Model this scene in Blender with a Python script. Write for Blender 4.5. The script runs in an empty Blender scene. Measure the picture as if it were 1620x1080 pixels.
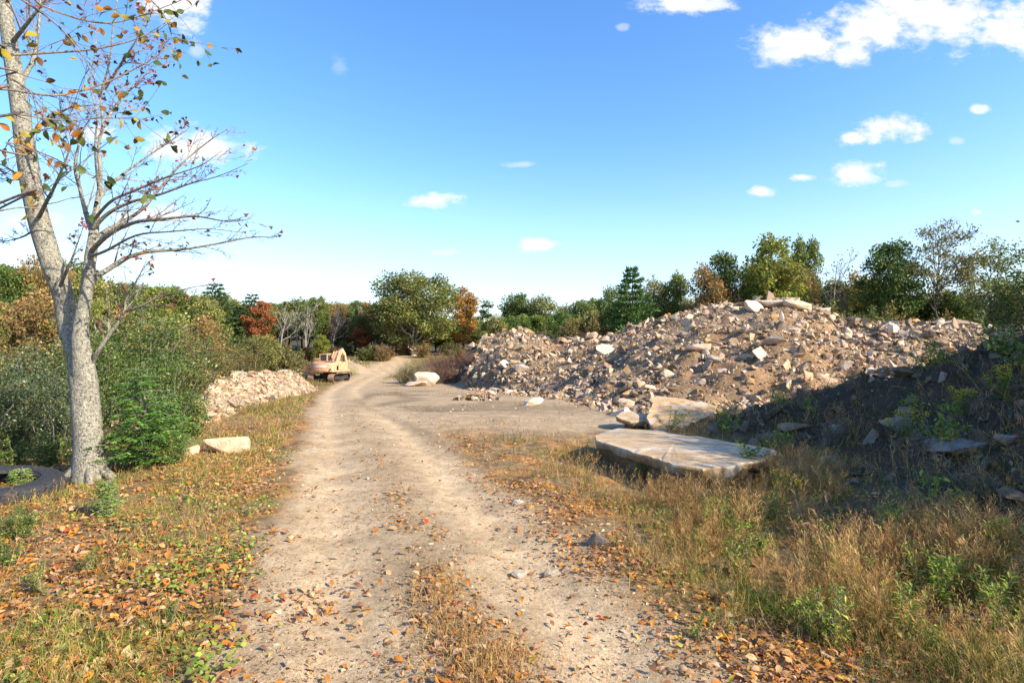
import bpy, bmesh, math
import numpy as np
from mathutils import Vector, Matrix
R_ = math.radians
rng = np.random.default_rng(7)

# ------------------------------------------------------------------ camera, sky, sun, exposure
C = bpy.context.scene
COL = C.collection
CAM_Z = 2.0
F, PX, PY = 900.0, 810.0, 545.0            # focal length and optical axis in pixels of the 1620 px photograph
cd = bpy.data.cameras.new('camera'); cam = bpy.data.objects.new('camera', cd); COL.objects.link(cam)
cd.sensor_width = 36.0; cd.lens = 20.0; cd.clip_start = 0.05; cd.clip_end = 4000
cam.location = (0, 0, CAM_Z); cam.rotation_euler = (R_(90.32), 0, 0)
C.camera = cam
SUN_EL, SUN_AZ = 32.0, 119.0               # azimuth clockwise from +Y
EXPOSURE = 1.05
SKY = 0.10
w = bpy.data.worlds.new('World'); C.world = w; w.use_nodes = True
C.view_settings.view_transform = 'Standard'; C.view_settings.look = 'None'
C.view_settings.exposure = EXPOSURE; C.view_settings.gamma = 1.0; C.view_settings.use_curve_mapping = False
sl = bpy.data.lights.new('sun', 'SUN'); sl.energy = 5.0; sl.angle = R_(0.53); sl.color = (1.0, 0.89, 0.71)
so = bpy.data.objects.new('sun', sl); COL.objects.link(so)
az, el = R_(SUN_AZ), R_(SUN_EL)
sdir = Vector((math.sin(az)*math.cos(el), math.cos(az)*math.cos(el), math.sin(el)))
so.rotation_euler = sdir.to_track_quat('Z', 'Y').to_euler()
so.location = sdir*80

def ramp(N, L, fac, stops):
    r = N.new('ShaderNodeValToRGB'); e = r.color_ramp.elements
    while len(e) < len(stops): e.new(.5)
    for i, (p, c) in enumerate(stops): e[i].position = p; e[i].color = (*c, 1) if len(c) == 3 else c
    L.new(fac, r.inputs[0]); return r.outputs[0]
def build_world():
    nt = w.node_tree; N = nt.nodes; L = nt.links; N.clear()
    out = N.new('ShaderNodeOutputWorld'); bg = N.new('ShaderNodeBackground'); bg.inputs['Strength'].default_value = SKY
    sky = N.new('ShaderNodeTexSky'); sky.sky_type = 'NISHITA'; sky.sun_disc = False
    sky.sun_elevation = R_(SUN_EL); sky.sun_rotation = R_(SUN_AZ)
    sky.altitude = 100; sky.air_density = 1.0; sky.dust_density = 0.6; sky.ozone_density = 2.2
    hs = N.new('ShaderNodeHueSaturation'); hs.inputs['Saturation'].default_value = 1.25; hs.inputs['Hue'].default_value = 0.505
    hs.inputs['Value'].default_value = 1.62
    L.new(sky.outputs[0], hs.inputs['Color'])
    tc = N.new('ShaderNodeTexCoord'); sp = N.new('ShaderNodeSeparateXYZ'); L.new(tc.outputs['Generated'], sp.inputs[0])
    def m(op, a, b=None, c=None):
        n = N.new('ShaderNodeMath'); n.operation = op
        for i, v in enumerate((a, b, c)):
            if v is None: continue
            if isinstance(v, (int, float)): n.inputs[i].default_value = v
            else: L.new(v, n.inputs[i])
        return n.outputs[0]
    ym = m('MAXIMUM', sp.outputs[1], 0.02)
    U = m('DIVIDE', sp.outputs[0], ym); W = m('DIVIDE', sp.outputs[2], ym)
    cb = N.new('ShaderNodeCombineXYZ'); L.new(U, cb.inputs[0]); L.new(W, cb.inputs[1])
    def noise(scale, det, rough, sy=1.6):
        mp = N.new('ShaderNodeVectorMath'); mp.operation = 'MULTIPLY'; mp.inputs[1].default_value = (1, sy, 1); L.new(cb.outputs[0], mp.inputs[0])
        n = N.new('ShaderNodeTexNoise'); n.inputs['Scale'].default_value = scale; n.inputs['Detail'].default_value = det; n.inputs['Roughness'].default_value = rough
        L.new(mp.outputs[0], n.inputs['Vector']); return n.outputs['Fac']
    n1 = noise(17, 10, 0.64); n2 = noise(6.5, 4, 0.55)
    nn = m('ADD', m('MULTIPLY', m('SUBTRACT', n1, 0.5), 2.6), m('MULTIPLY', m('SUBTRACT', n2, 0.5), 1.0))
    clouds = [(1285, 68, 90, 32, 1), (1390, 42, 100, 42, 1), (1500, 28, 120, 50, 1), (1610, 40, 110, 45, 1), (1230, 84, 40, 20, .8), (1440, 12, 90, 30, 1), (1340, 80, 40, 22, .9),
              (1095, 4, 80, 18, .9), (1420, 202, 62, 21, 1), (1345, 218, 22, 11, 1), (1352, 272, 50, 20, 1), (1205, 303, 19, 10, .85), (1271, 281, 22, 7, .8),
              (1550, 173, 17, 8, .8), (1420, 290, 22, 6, .35), (683, 319, 44, 15, 1), (846, 387, 32, 13, 1), (825, 260, 22, 5, .35), (298, 234, 88, 30, 1), (250, 342, 60, 15, .9),
              (275, 8, 55, 36, 1), (140, 210, 45, 12, .7), (703, 399, 22, 6, .4), (535, 104, 14, 18, .18), (1515, 222, 14, 6, .4), (310, 78, 16, 14, .4), (1545, 336, 9, 5, .5),
              (60, 345, 60, 12, .6), (985, 42, 10, 6, .35)]
    tot = None
    for (cx, cy, a, b, op) in clouds:
        s = N.new('ShaderNodeVectorMath'); s.operation = 'SUBTRACT'; L.new(cb.outputs[0], s.inputs[0]); s.inputs[1].default_value = ((cx-PX)/F, (PY-cy)/F, 0)
        k = N.new('ShaderNodeVectorMath'); k.operation = 'MULTIPLY'; L.new(s.outputs[0], k.inputs[0]); k.inputs[1].default_value = (F/a, F/b, 0)
        l = N.new('ShaderNodeVectorMath'); l.operation = 'LENGTH'; L.new(k.outputs[0], l.inputs[0])
        d = m('ADD', l.outputs['Value'], m('MULTIPLY', nn, 1.15))
        mr = N.new('ShaderNodeMapRange'); mr.interpolation_type = 'SMOOTHSTEP'; L.new(d, mr.inputs[0])
        mr.inputs[1].default_value = 1.2; mr.inputs[2].default_value = 0.32; mr.inputs[3].default_value = 0; mr.inputs[4].default_value = op
        tot = mr.outputs[0] if tot is None else m('MAXIMUM', tot, mr.outputs[0])
    front = m('GREATER_THAN', sp.outputs[1], 0.05)
    fac = m('MULTIPLY', tot, front)
    # pale band of air low over the horizon, all the way round
    hz = N.new('ShaderNodeMapRange'); hz.interpolation_type = 'SMOOTHERSTEP'; L.new(sp.outputs[2], hz.inputs[0])
    hz.inputs[1].default_value = 0.36; hz.inputs[2].default_value = -0.12; hz.inputs[3].default_value = 0; hz.inputs[4].default_value = 0.72
    mh = N.new('ShaderNodeMixRGB'); L.new(hz.outputs[0], mh.inputs[0]); L.new(hs.outputs[0], mh.inputs[1]); mh.inputs[2].default_value = (4.3, 4.9, 5.5, 1)
    mx = N.new('ShaderNodeMixRGB'); L.new(fac, mx.inputs[0]); L.new(mh.outputs[0], mx.inputs[1]); L.new(ramp(N, L, noise(9, 6, .6, 2.2), [(.35, (4.7, 4.9, 5.2)), (.6, (5.6, 5.6, 5.65))]), mx.inputs[2])
    L.new(mx.outputs[0], bg.inputs['Color']); L.new(bg.outputs[0], out.inputs['Surface'])
build_world()

# ------------------------------------------------------------------ noise and terrain
def _h(ix, iy, s):
    with np.errstate(over='ignore'):
        n = (ix.astype(np.int64)*374761393 + iy.astype(np.int64)*668265263 + s*1274126177) & 0xffffffff
        n = ((n ^ (n >> 13))*1274126177) & 0xffffffff
        return ((n ^ (n >> 16)) & 0xffff)/65535.0
def vn(x, y, s=0):
    x = np.asarray(x, float); y = np.asarray(y, float)
    ix = np.floor(x); iy = np.floor(y); fx = x-ix; fy = y-iy
    fx = fx*fx*fx*(fx*(fx*6-15)+10); fy = fy*fy*fy*(fy*(fy*6-15)+10)
    a = _h(ix, iy, s); b = _h(ix+1, iy, s); c = _h(ix, iy+1, s); d = _h(ix+1, iy+1, s)
    return (a*(1-fx)+b*fx)*(1-fy)+(c*(1-fx)+d*fx)*fy
def fbm(x, y, sc, octv=4, s=0, rough=.5):
    t = 0; a = 1.0; tot = 0
    for o in range(octv):
        t = t+a*(vn(x/sc+o*17.3, y/sc-o*9.1, s+o)*2-1); tot += a; a *= rough; sc *= 0.5
    return t/tot
def sm(a, b, x):
    t = np.clip((x-a)/(b-a), 0, 1); return t*t*(3-2*t)
RX = np.array([-20, 0, 8, 16, 26, 36, 45, 56, 68, 80, 92, 104, 116, 130, 160.])
RC = np.array([7.3, .92, -1.64, -4.2, -7.4, -10.6, -13.3, -15.9, -17.6, -18.9, -19.6, -19.4, -17.5, -12, 2.])
def xr(y):
    return (np.interp(y-3, RX, RC)+np.interp(y, RX, RC)+np.interp(y+3, RX, RC))/3
K_PX = np.array([660, 690, 710, 750, 790, 820, 850, 880, 900, 940, 960, 1000, 1050, 1100, 1150, 1200, 1240, 1290, 1312, 1340, 1400, 1450, 1500, 1560, 1620, 1750, 2000, 2500.])
K_ROW = np.array([602, 596, 582, 548, 527, 521, 528, 538, 539, 532, 531, 518, 505, 492, 485, 479, 478, 484, 499, 507, 512, 514, 516, 524, 531, 540, 548, 590.])
K_D1 = np.interp(K_PX, [690, 750, 820, 880, 940, 1000, 1100, 1230, 1400, 1620, 2500], [66, 66, 66, 64, 58, 50, 44, 42, 39, 35, 30.])
K_D0 = np.interp(K_PX, [690, 710, 760, 800, 880, 930, 970, 1040, 1240, 1620, 2500], [64, 60, 47, 40, 32, 25, 20.5, 18.4, 17.6, 17, 17.])
def base(x, y):
    z = -2.1*sm(8, 60, y)+2.3*sm(72, 112, y)+7*sm(112, 300, y)
    s = x-xr(y)
    z = z-0.75*sm(-5.0, -11, s)*sm(60, 40, y)
    z = z-.26*np.exp(-((x+7.3)**2+(y-8.0)**2)/2.0)
    z = z+9*sm(-30, -130, x)*sm(45, 150, y)
    z = z+5*sm(20, 60, x)*sm(35, 70, y)
    return z
def mound(x, y):
    """height of the rubble mound over the base ground, 0 where there is none; also the fraction up its face"""
    yy = np.maximum(y, 1.0); q = np.clip(PX+F*x/yy, 600, 2600)
    row = np.interp(q, K_PX, K_ROW); d1 = np.interp(q, K_PX, K_D1); d0 = np.interp(q, K_PX, K_D0)
    d0 = d0+1.6*fbm(x, y, 5, 3, 41); d1 = d1+2.0*fbm(x, y, 6, 2, 42)
    top = CAM_Z+(PY-row)/F*d1
    hh = np.maximum(top-base(x/yy*d1, d1), 0)
    t = np.clip((y-d0)/(d1-d0), 0, 1)
    up = t**0.92
    dn = 1-sm(0.3, 16, y-d1)*0.95
    g = hh*up*np.where(y > d1, dn, 1)*sm(716, 748, q)*sm(2500, 1900, q)
    rough = np.clip(g*1.2, 0, 1)
    g = g+rough*(0.75*fbm(x, y, 4.5, 3, 11)+0.60*np.abs(fbm(x, y, 1.7, 3, 12))-0.18)*(1-.72*sm(.8, 1, t))
    return np.maximum(g, 0), np.where(y > 10, g > 0.06, False)
def bank(x, y):
    """the earth bank on the right"""
    # toe line runs (1.6,11.3) -> (4.15,8.6) -> (5.0,6.3) -> (5.9,3.2) -> (6.6,-4)
    tx = np.interp(y, [-6, -2, 2.0, 3.7, 5, 7, 8.5, 11.3, 12.2], [6.5, 5.2, 3.9, 3.35, 3.2, 3.4, 4.0, 3.1, 2.9]); s1 = x-tx+.35*fbm(x, y, 1.6, 3, 21)
    s2 = 14.6-y-0.05*(x-3)+.5*fbm(x, y, 1.3, 3, 24)
    front = 0.62*(1-np.exp(-np.maximum(s1, 0)*.55))+.30*np.maximum(s1-1.2, 0)+.08*np.maximum(s1-5, 0)
    front = np.minimum(front, 3.3)
    h = np.minimum(front, np.maximum(s2, 0)*0.55)
    h = h*sm(12.9, 11.2, y)*1.0+np.minimum(h, .16+.14*np.maximum(x-2.2, 0))*(1-sm(12.9, 11.2, y))
    h = h*sm(1.5, 2.6, x)*(.42+.58*sm(3.5, 7.5, x))
    h = np.maximum(h, 0)
    r = np.clip(h*2.5, 0, 1)
    return h+r*(.34*fbm(x, y, 1.1, 4, 22)+.14*np.abs(fbm(x, y, .35, 2, 23)))
PA, PB = np.array([-10.4, 15.5]), np.array([-18.4, 47.0])
def pile(x, y, A=PA, B=PB, hw=2.3, h0=1.1, h1=1.62, s=31):
    ab = B-A; L = np.hypot(*ab); u = ab/L
    t = (x-A[0])*u[0]+(y-A[1])*u[1]; p = (x-A[0])*u[1]-(y-A[1])*u[0]
    e = np.maximum(np.maximum(-t, t-L), 0); dist = np.hypot(p, e)+.35*fbm(x, y, 2.2, 3, s)
    h = np.interp(t, [0, L], [h0, h1])*np.clip(1-dist/hw, 0, 1)**.9
    return h*(1+.18*fbm(x, y, 1.2, 3, s+1))
SMALLP = [(np.array([-24.0, 60.0]), np.array([-25.5, 66.0]), 2.2, 1.5, 1.7, 51), (np.array([-24.0, 82.0]), np.array([-23.0, 84.0]), 2.2, 1.6, 1.5, 53)]
def H(x, y):
    x = np.asarray(x, float); y = np.asarray(y, float)
    z = base(x, y); s = x-xr(y); on = sm(2.1, 1.5, np.abs(s))*(y < 115)
    z = z-on*(0.045*np.exp(-((np.abs(s)-.88)/.33)**2)-0.02*np.exp(-(s/.35)**2))+on*.018*fbm(x, y, .5, 3, 3)
    z = z+(1-on)*sm(55, 10, np.hypot(x, y))*(.06*fbm(x, y, 2.5, 3, 4)+.02*fbm(x, y, .35, 2, 5))+.25*fbm(x, y, 30, 2, 6)*sm(60, 110, y)
    z = z+mound(x, y)[0]+bank(x, y)+pile(x, y)
    for A, B, hw, h0, h1, sd in SMALLP: z = z+pile(x, y, A, B, hw, h0, h1, sd)
    return z
def hit(px, py):
    """point of the ground seen at a pixel of the photograph"""
    d = np.geomspace(1.5, 300, 4000); dx = (px-PX)/F; dz = (PY-py)/F
    z = H(dx*d, d); b = np.nonzero(CAM_Z+dz*d <= z)[0]
    i = b[0] if len(b) else -1
    return float(dx*d[i]), float(d[i]), float(z[i])
def at(px, d, dz=0.0):
    x = (px-PX)/F*d; return x, d, float(H(x, d))+dz
def normal(x, y, e=.15):
    gx = (H(x+e, y)-H(x-e, y))/(2*e); gy = (H(x, y+e)-H(x, y-e))/(2*e)
    n = np.stack([-gx, -gy, np.ones_like(gx)], -1); return n/np.linalg.norm(n, axis=-1, keepdims=True)

# ------------------------------------------------------------------ mesh helpers
def mesh_of(name, parts, smooth=False):
    """parts: list of (V, F, col) - F an (n,3) or (n,4) array, col one rgb or one per vertex"""
    nv = 0; Vs = []; Cs = []; loops = []; tots = []
    for V, Fc, c in parts:
        V = np.asarray(V, np.float32).reshape(-1, 3); Fc = np.asarray(Fc, np.int64)
        c = np.asarray(c, np.float32)
        if c.ndim == 1: c = np.broadcast_to(c, (len(V), 3))
        Vs.append(V); Cs.append(c); loops.append((Fc+nv).ravel()); tots.append(np.full(len(Fc), Fc.shape[1])); nv += len(V)
    V = np.concatenate(Vs); Cc = np.concatenate(Cs); lp = np.concatenate(loops).astype(np.int32); tt = np.concatenate(tots).astype(np.int32)
    me = bpy.data.meshes.new(name)
    me.vertices.add(len(V)); me.vertices.foreach_set('co', V.ravel())
    me.loops.add(len(lp)); me.loops.foreach_set('vertex_index', lp)
    me.polygons.add(len(tt)); st = np.concatenate([[0], np.cumsum(tt)[:-1]]).astype(np.int32)
    me.polygons.foreach_set('loop_start', st); me.polygons.foreach_set('loop_total', tt)
    me.polygons.foreach_set('use_smooth', np.full(len(tt), bool(smooth)))
    a = me.color_attributes.new('Col', 'FLOAT_COLOR', 'POINT')
    a.data.foreach_set('color', np.concatenate([Cc, np.ones((len(V), 1), np.float32)], 1).ravel())
    me.update(calc_edges=True); me.validate()
    return me
def link(name, me, mat=None, parent=None, loc=(0, 0, 0), rot=(0, 0, 0), scale=(1, 1, 1), kind=None):
    o = bpy.data.objects.new(name, me); COL.objects.link(o)
    if mat and me and not me.materials: me.materials.append(mat)
    o.location = loc; o.rotation_euler = rot; o.scale = scale
    if parent: o.parent = parent
    if kind: o['kind'] = kind
    return o
def thing(name, label, cat, loc=(0, 0, 0), rot=(0, 0, 0), scale=(1, 1, 1), group=None, me=None, mat=None):
    o = link(name, me, mat, None, loc, rot, scale); o['label'] = label; o['category'] = cat
    if group: o['group'] = group
    return o
def rotm(ax, ay, az_):
    ax, ay, az_ = np.broadcast_arrays(ax, ay, az_)
    cx, sx, cy, sy, cz, sz = np.cos(ax), np.sin(ax), np.cos(ay), np.sin(ay), np.cos(az_), np.sin(az_)
    return np.stack([cy*cz, sx*sy*cz-cx*sz, cx*sy*cz+sx*sz, cy*sz, sx*sy*sz+cx*cz, cx*sy*sz-sx*cz, -sy, sx*cy, cx*cy], -1).reshape(ax.shape+(3, 3))
def align(n):
    """matrices that take +Z to the unit vectors n"""
    n = np.asarray(n); a = np.where(np.abs(n[:, :1]) < .9, np.array([[1., 0, 0]]), np.array([[0, 1., 0]]))
    x = np.cross(a, n); x /= np.linalg.norm(x, axis=1, keepdims=True); y = np.cross(n, x)
    return np.stack([x, y, n], -1)
def scat(V, Fc, pos, M, sc):
    """copies of a small shape joined into one: pos (n,3), M (n,3,3), sc (n,) or (n,3)"""
    sc = np.asarray(sc, float)
    if sc.ndim == 1: sc = np.repeat(sc[:, None], 3, 1)
    P = np.einsum('nij,nkj->nki', M, V[None]*sc[:, None, :])+pos[:, None, :]
    n, k = len(pos), len(V)
    return P.reshape(-1, 3), (Fc[None]+(np.arange(n)*k)[:, None, None]).reshape(-1, Fc.shape[1])
def percol(c, k): return np.repeat(np.asarray(c), k, axis=0)
def pick(pal, n, r, jit=.25):
    ws = np.array([p[1] for p in pal], float); ws /= ws.sum()
    c = np.array([p[0] for p in pal])[r.choice(len(pal), n, p=ws)]
    return np.clip(c*(1+jit*(r.random((n, 1))*2-1))*(1+.08*(r.random((n, 3))*2-1)), 0, 1)
def cat_rom(P, m):
    P = np.asarray(P, float); n = len(P); t = np.linspace(0, n-1, m); i = np.minimum(t.astype(int), n-2); f = (t-i)[:, None]
    a = P[np.maximum(i-1, 0)]; b = P[i]; c = P[i+1]; d = P[np.minimum(i+2, n-1)]
    return .5*((2*b)+(c-a)*f+(2*a-5*b+4*c-d)*f*f+(3*b-a-3*c+d)*f**3)
def tube(P, Rr, n=6, lump=0.0, s=0):
    P = np.asarray(P, float); Rr = np.asarray(Rr, float); m = len(P)
    T = np.gradient(P, axis=0); T /= np.linalg.norm(T, axis=1, keepdims=True)+1e-9
    ref = np.array([0, 0, 1.]) if abs(T[:, 2]).mean() < .7 else np.array([1., 0, 0])
    X = np.cross(np.broadcast_to(ref, T.shape), T); X /= np.linalg.norm(X, axis=1, keepdims=True)+1e-9; Y = np.cross(T, X)
    a = np.linspace(0, 2*np.pi, n, endpoint=False)
    rr = Rr[:, None]*np.ones((1, n))
    if lump:
        ln = np.concatenate([[0], np.cumsum(np.linalg.norm(np.diff(P, axis=0), axis=1))])
        rr = rr*(1+lump*fbm(np.cos(a)[None]*1.2+ln[:, None]*1.1+s, np.sin(a)[None]*1.2+ln[:, None]*.6, 1, 3, s))
    V = P[:, None]+rr[..., None]*(np.cos(a)[None, :, None]*X[:, None]+np.sin(a)[None, :, None]*Y[:, None])
    i = np.arange(m-1)[:, None]*n; j = np.arange(n)[None]; k = (j+1) % n
    Fc = np.stack([i+j, i+k, i+n+k, i+n+j], -1).reshape(-1, 4)
    return V.reshape(-1, 3), Fc
def box(cx, cy, cz, sx, sy, sz, rot=None):
    v = np.array([[x, y, z] for x in (-.5, .5) for y in (-.5, .5) for z in (-.5, .5)])*np.array([sx, sy, sz])
    if rot is not None: v = v@np.array(rot).T
    f = np.array([[0, 1, 3, 2], [4, 6, 7, 5], [0, 4, 5, 1], [2, 3, 7, 6], [0, 2, 6, 4], [1, 5, 7, 3]])
    return v+np.array([cx, cy, cz]), f
def hull(P):
    bm = bmesh.new()
    for p in P: bm.verts.new(p)
    r = bmesh.ops.convex_hull(bm, input=bm.verts)
    bmesh.ops.delete(bm, geom=list({g for g in r['geom_interior'] if isinstance(g, bmesh.types.BMVert)} | {g for g in r['geom_unused'] if isinstance(g, bmesh.types.BMVert)}), context='VERTS')
    bmesh.ops.triangulate(bm, faces=bm.faces)
    bm.verts.index_update(); V = np.array([v.co[:] for v in bm.verts]); Fc = np.array([[v.index for v in f.verts] for f in bm.faces]); bm.free()
    return V, Fc
def rock(seed, dims, n=16, cuts=5):
    """an angular broken stone, size about 1 x 1 x 1 times dims"""
    r = np.random.default_rng(seed); P = r.normal(size=(n, 3)); P /= np.linalg.norm(P, axis=1, keepdims=True)
    P = np.clip(P*1.25, -.72, .72)
    for _ in range(cuts):
        d = r.normal(size=3); d /= np.linalg.norm(d); c = .38+.22*r.random(); q = P@d; P = P-np.maximum(q-c, 0)[:, None]*d
    return hull(P*np.array(dims)*.75+r.normal(size=P.shape)*.012)

# ------------------------------------------------------------------ materials
def mat(name, build):
    m = bpy.data.materials.new(name); m.use_nodes = True; nt = m.node_tree; nt.nodes.clear()
    out = nt.nodes.new('ShaderNodeOutputMaterial'); build(nt, nt.nodes, nt.links, out); return m
def nz(N, L, scale, det=4, rough=.6, vec=None, dist=0):
    n = N.new('ShaderNodeTexNoise'); n.inputs['Scale'].default_value = scale; n.inputs['Detail'].default_value = det; n.inputs['Roughness'].default_value = rough
    n.inputs['Distortion'].default_value = dist
    if vec is not None: L.new(vec, n.inputs['Vector'])
    return n.outputs['Fac']
def mul(N, L, a, b, fac=1.0, mode='MULTIPLY'):
    n = N.new('ShaderNodeMixRGB'); n.blend_type = mode; n.inputs[0].default_value = fac
    L.new(a, n.inputs[1]); L.new(b, n.inputs[2]) if not isinstance(b, tuple) else setattr(n.inputs[2], 'default_value', (*b, 1)); return n.outputs[0]
def bump(N, L, h, strength, dist):
    b = N.new('ShaderNodeBump'); b.inputs['Strength'].default_value = strength; b.inputs['Distance'].default_value = dist; L.new(h, b.inputs['Height']); return b.outputs[0]
def princ(N, L, out, col, rough=.85, nrm=None, spec=.3, metal=0):
    p = N.new('ShaderNodeBsdfPrincipled'); p.inputs['Roughness'].default_value = rough; p.inputs['Specular IOR Level'].default_value = spec; p.inputs['Metallic'].default_value = metal
    if isinstance(col, tuple): p.inputs['Base Color'].default_value = (*col, 1)
    else: L.new(col, p.inputs['Base Color'])
    if nrm is not None: L.new(nrm, p.inputs['Normal'])
    L.new(p.outputs[0], out.inputs['Surface']); return p
def attr(N): a = N.new('ShaderNodeAttribute'); a.attribute_name = 'Col'; return a.outputs['Color']
def m_ground(nt, N, L, out):
    p = N.new('ShaderNodeNewGeometry').outputs['Position']
    f1 = nz(N, L, 38, 5, .75, p); f2 = nz(N, L, 7, 5, .65, p); f3 = nz(N, L, 140, 2, .6, p); f4 = nz(N, L, 1.4, 4, .6, p)
    c = mul(N, L, attr(N), ramp(N, L, f1, [(.3, (.55, .54, .52)), (.5, (1, 1, 1)), (.72, (1.35, 1.33, 1.3))]))
    c = mul(N, L, c, ramp(N, L, f2, [(.3, (.72, .70, .67)), (.55, (1.05, 1.05, 1.05)), (.75, (1.2, 1.19, 1.17))]))
    c = mul(N, L, c, ramp(N, L, f3, [(.35, (.75, .75, .75)), (.6, (1.12, 1.12, 1.12))]))
    c = mul(N, L, c, ramp(N, L, f4, [(.35, (.85, .83, .8)), (.65, (1.1, 1.1, 1.1))]))
    fb = nz(N, L, 60, 8, .72, p)
    princ(N, L, out, c, .95, bump(N, L, fb, .55, .022), .1)
GROUND = mat('dirt', m_ground)
def m_stone(nt, N, L, out):
    tc = N.new('ShaderNodeNewGeometry').outputs['Position']
    f1 = nz(N, L, 9, 6, .7, tc, .4); f2 = nz(N, L, 2.2, 4, .6, tc); f3 = nz(N, L, 60, 3, .6, tc)
    c = mul(N, L, attr(N), ramp(N, L, f1, [(.3, (.66, .62, .57)), (.52, (1, 1, 1)), (.7, (1.16, 1.14, 1.1))]))
    c = mul(N, L, c, ramp(N, L, f2, [(.35, (1.05, .9, .72)), (.6, (1, 1, 1.02))]))
    princ(N, L, out, c, .85, bump(N, L, f1, .6, .05), .25)
STONE = mat('broken_stone', m_stone)
def m_slab(nt, N, L, out):
    g = N.new('ShaderNodeNewGeometry'); p = g.outputs['Position']
    mp = N.new('ShaderNodeMapping'); mp.inputs['Scale'].default_value = (.5, 2.6, 2.0); mp.inputs['Rotation'].default_value = (0, 0, R_(14)); L.new(p, mp.inputs[0])
    f1 = nz(N, L, 1.6, 6, .65, mp.outputs[0], .8); f2 = nz(N, L, 22, 5, .7, p); f3 = nz(N, L, 5, 4, .6, mp.outputs[0], .5)
    c = ramp(N, L, f1, [(.28, (.50, .44, .37)), (.43, (.52, .44, .34)), (.52, (.50, .30, .12)), (.62, (.48, .38, .27)), (.75, (.40, .37, .33))])
    c = mul(N, L, c, attr(N)); c = mul(N, L, c, ramp(N, L, f2, [(.3, (.7, .68, .65)), (.55, (1, 1, 1)), (.75, (1.1, 1.1, 1.1))]))
    c = mul(N, L, c, ramp(N, L, f3, [(.35, (.82, .8, .78)), (.6, (1.06, 1.05, 1.03))]))
    princ(N, L, out, c, .7, bump(N, L, f2, .35, .02), .35)
SLAB = mat('banded_slab_stone', m_slab)
def m_leaf(tr, rough=.6, spec=.25, gain=1.0):
    def b(nt, N, L, out):
        oi = N.new('ShaderNodeObjectInfo'); c = mul(N, L, attr(N), oi.outputs['Color']); c = mul(N, L, c, (gain, gain, gain*.95))
        p = N.new('ShaderNodeBsdfPrincipled'); p.inputs['Roughness'].default_value = rough; p.inputs['Specular IOR Level'].default_value = spec; L.new(c, p.inputs['Base Color'])
        t = N.new('ShaderNodeBsdfTranslucent'); L.new(c, t.inputs['Color'])
        x = N.new('ShaderNodeMixShader'); x.inputs[0].default_value = tr; L.new(p.outputs[0], x.inputs[1]); L.new(t.outputs[0], x.inputs[2]); L.new(x.outputs[0], out.inputs['Surface'])
    return b
LEAF = mat('leaf', m_leaf(.35, gain=1.45)); FARLEAF = mat('sunlit_far_leaf', m_leaf(.38, gain=2.15)); GRASS = mat('grass_blade', m_leaf(.3, .7, .15)); DRYLEAF = mat('dry_leaf', m_leaf(.22, .7, .2)); NEEDLE = mat('needle', m_leaf(.25, .7, .15, 1.9))
def m_bark(dark, light, sc, stretch, spot=None):
    def b(nt, N, L, out):
        tc = N.new('ShaderNodeTexCoord').outputs['Object']
        mp = N.new('ShaderNodeMapping'); mp.inputs['Scale'].default_value = (1, 1, stretch); L.new(tc, mp.inputs[0])
        f1 = nz(N, L, sc, 6, .7, mp.outputs[0], .3); f2 = nz(N, L, sc*.25, 3, .6, tc)
        c = ramp(N, L, f1, [(.33, dark), (.52, light), (.75, tuple(v*1.15 for v in light))])
        if spot:
            f3 = nz(N, L, 34, 7, .78, tc, .4); mx = N.new('ShaderNodeMixRGB'); L.new(ramp(N, L, f3, [(.50, (0, 0, 0)), (.57, (.85, .85, .85))]), mx.inputs[0]); L.new(c, mx.inputs[1]); mx.inputs[2].default_value = (*spot, 1); c = mx.outputs[0]
            f4 = nz(N, L, 30, 4, .7, tc, .2); c = mul(N, L, c, ramp(N, L, f4, [(.38, (.32, .30, .27)), (.47, (1, 1, 1))]))
        c = mul(N, L, c, ramp(N, L, f2, [(.3, (.75, .74, .72)), (.6, (1.05, 1.05, 1.05))]))
        princ(N, L, out, c, .92, bump(N, L, f1, .8, .03), .15)
    return b
BARK_NEAR = mat('lichened_grey_bark', m_bark((.10, .088, .075), (.26, .24, .205), 46, .3, (.43, .42, .31)))
BARK_TWIG = mat('grey_twig_bark', m_bark((.09, .07, .06), (.24, .21, .18), 30, .3))
BARK_FAR = mat('brown_bark', m_bark((.06, .05, .04), (.16, .135, .11), 8, .2))
BARK_PALE = mat('pale_bark', m_bark((.17, .15, .13), (.36, .33, .29), 8, .2))
def flat(name, col, rough=.6, spec=.3, metal=0, sc=18, lo=.8, hi=1.1, dirt=None):
    def b(nt, N, L, out):
        tc = N.new('ShaderNodeTexCoord').outputs['Object']; rgb = N.new('ShaderNodeRGB'); rgb.outputs[0].default_value = (*col, 1)
        c = mul(N, L, rgb.outputs[0], ramp(N, L, nz(N, L, sc, 5, .65, tc), [(.35, (lo,)*3), (.65, (hi,)*3)]))
        if dirt:
            mx = N.new('ShaderNodeMixRGB'); L.new(ramp(N, L, nz(N, L, 3.2, 6, .7, tc), [(.48, (0, 0, 0)), (.62, (.8, .8, .8))]), mx.inputs[0]); L.new(c, mx.inputs[1]); mx.inputs[2].default_value = (*dirt, 1); c = mx.outputs[0]
        princ(N, L, out, c, rough, None, spec, metal)
    return mat(name, b)
RUBBER = flat('dusty_black_rubber', (.028, .028, .03), .75, .25, 0, 25, .7, 1.7)
ORANGE = flat('faded_orange_paint', (.60, .33, .19), .7, .25, 0, 5, .75, 1.12, (.36, .22, .14))
PALEP = flat('pale_decal_paint', (.72, .55, .45), .6, .3)
STEEL = flat('dark_greasy_steel', (.05, .045, .04), .6, .4, .3)
TRACK = flat('muddy_track_steel', (.34, .22, .14), .8, .2, 0, 10, .7, 1.1, (.26, .19, .13))
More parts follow.
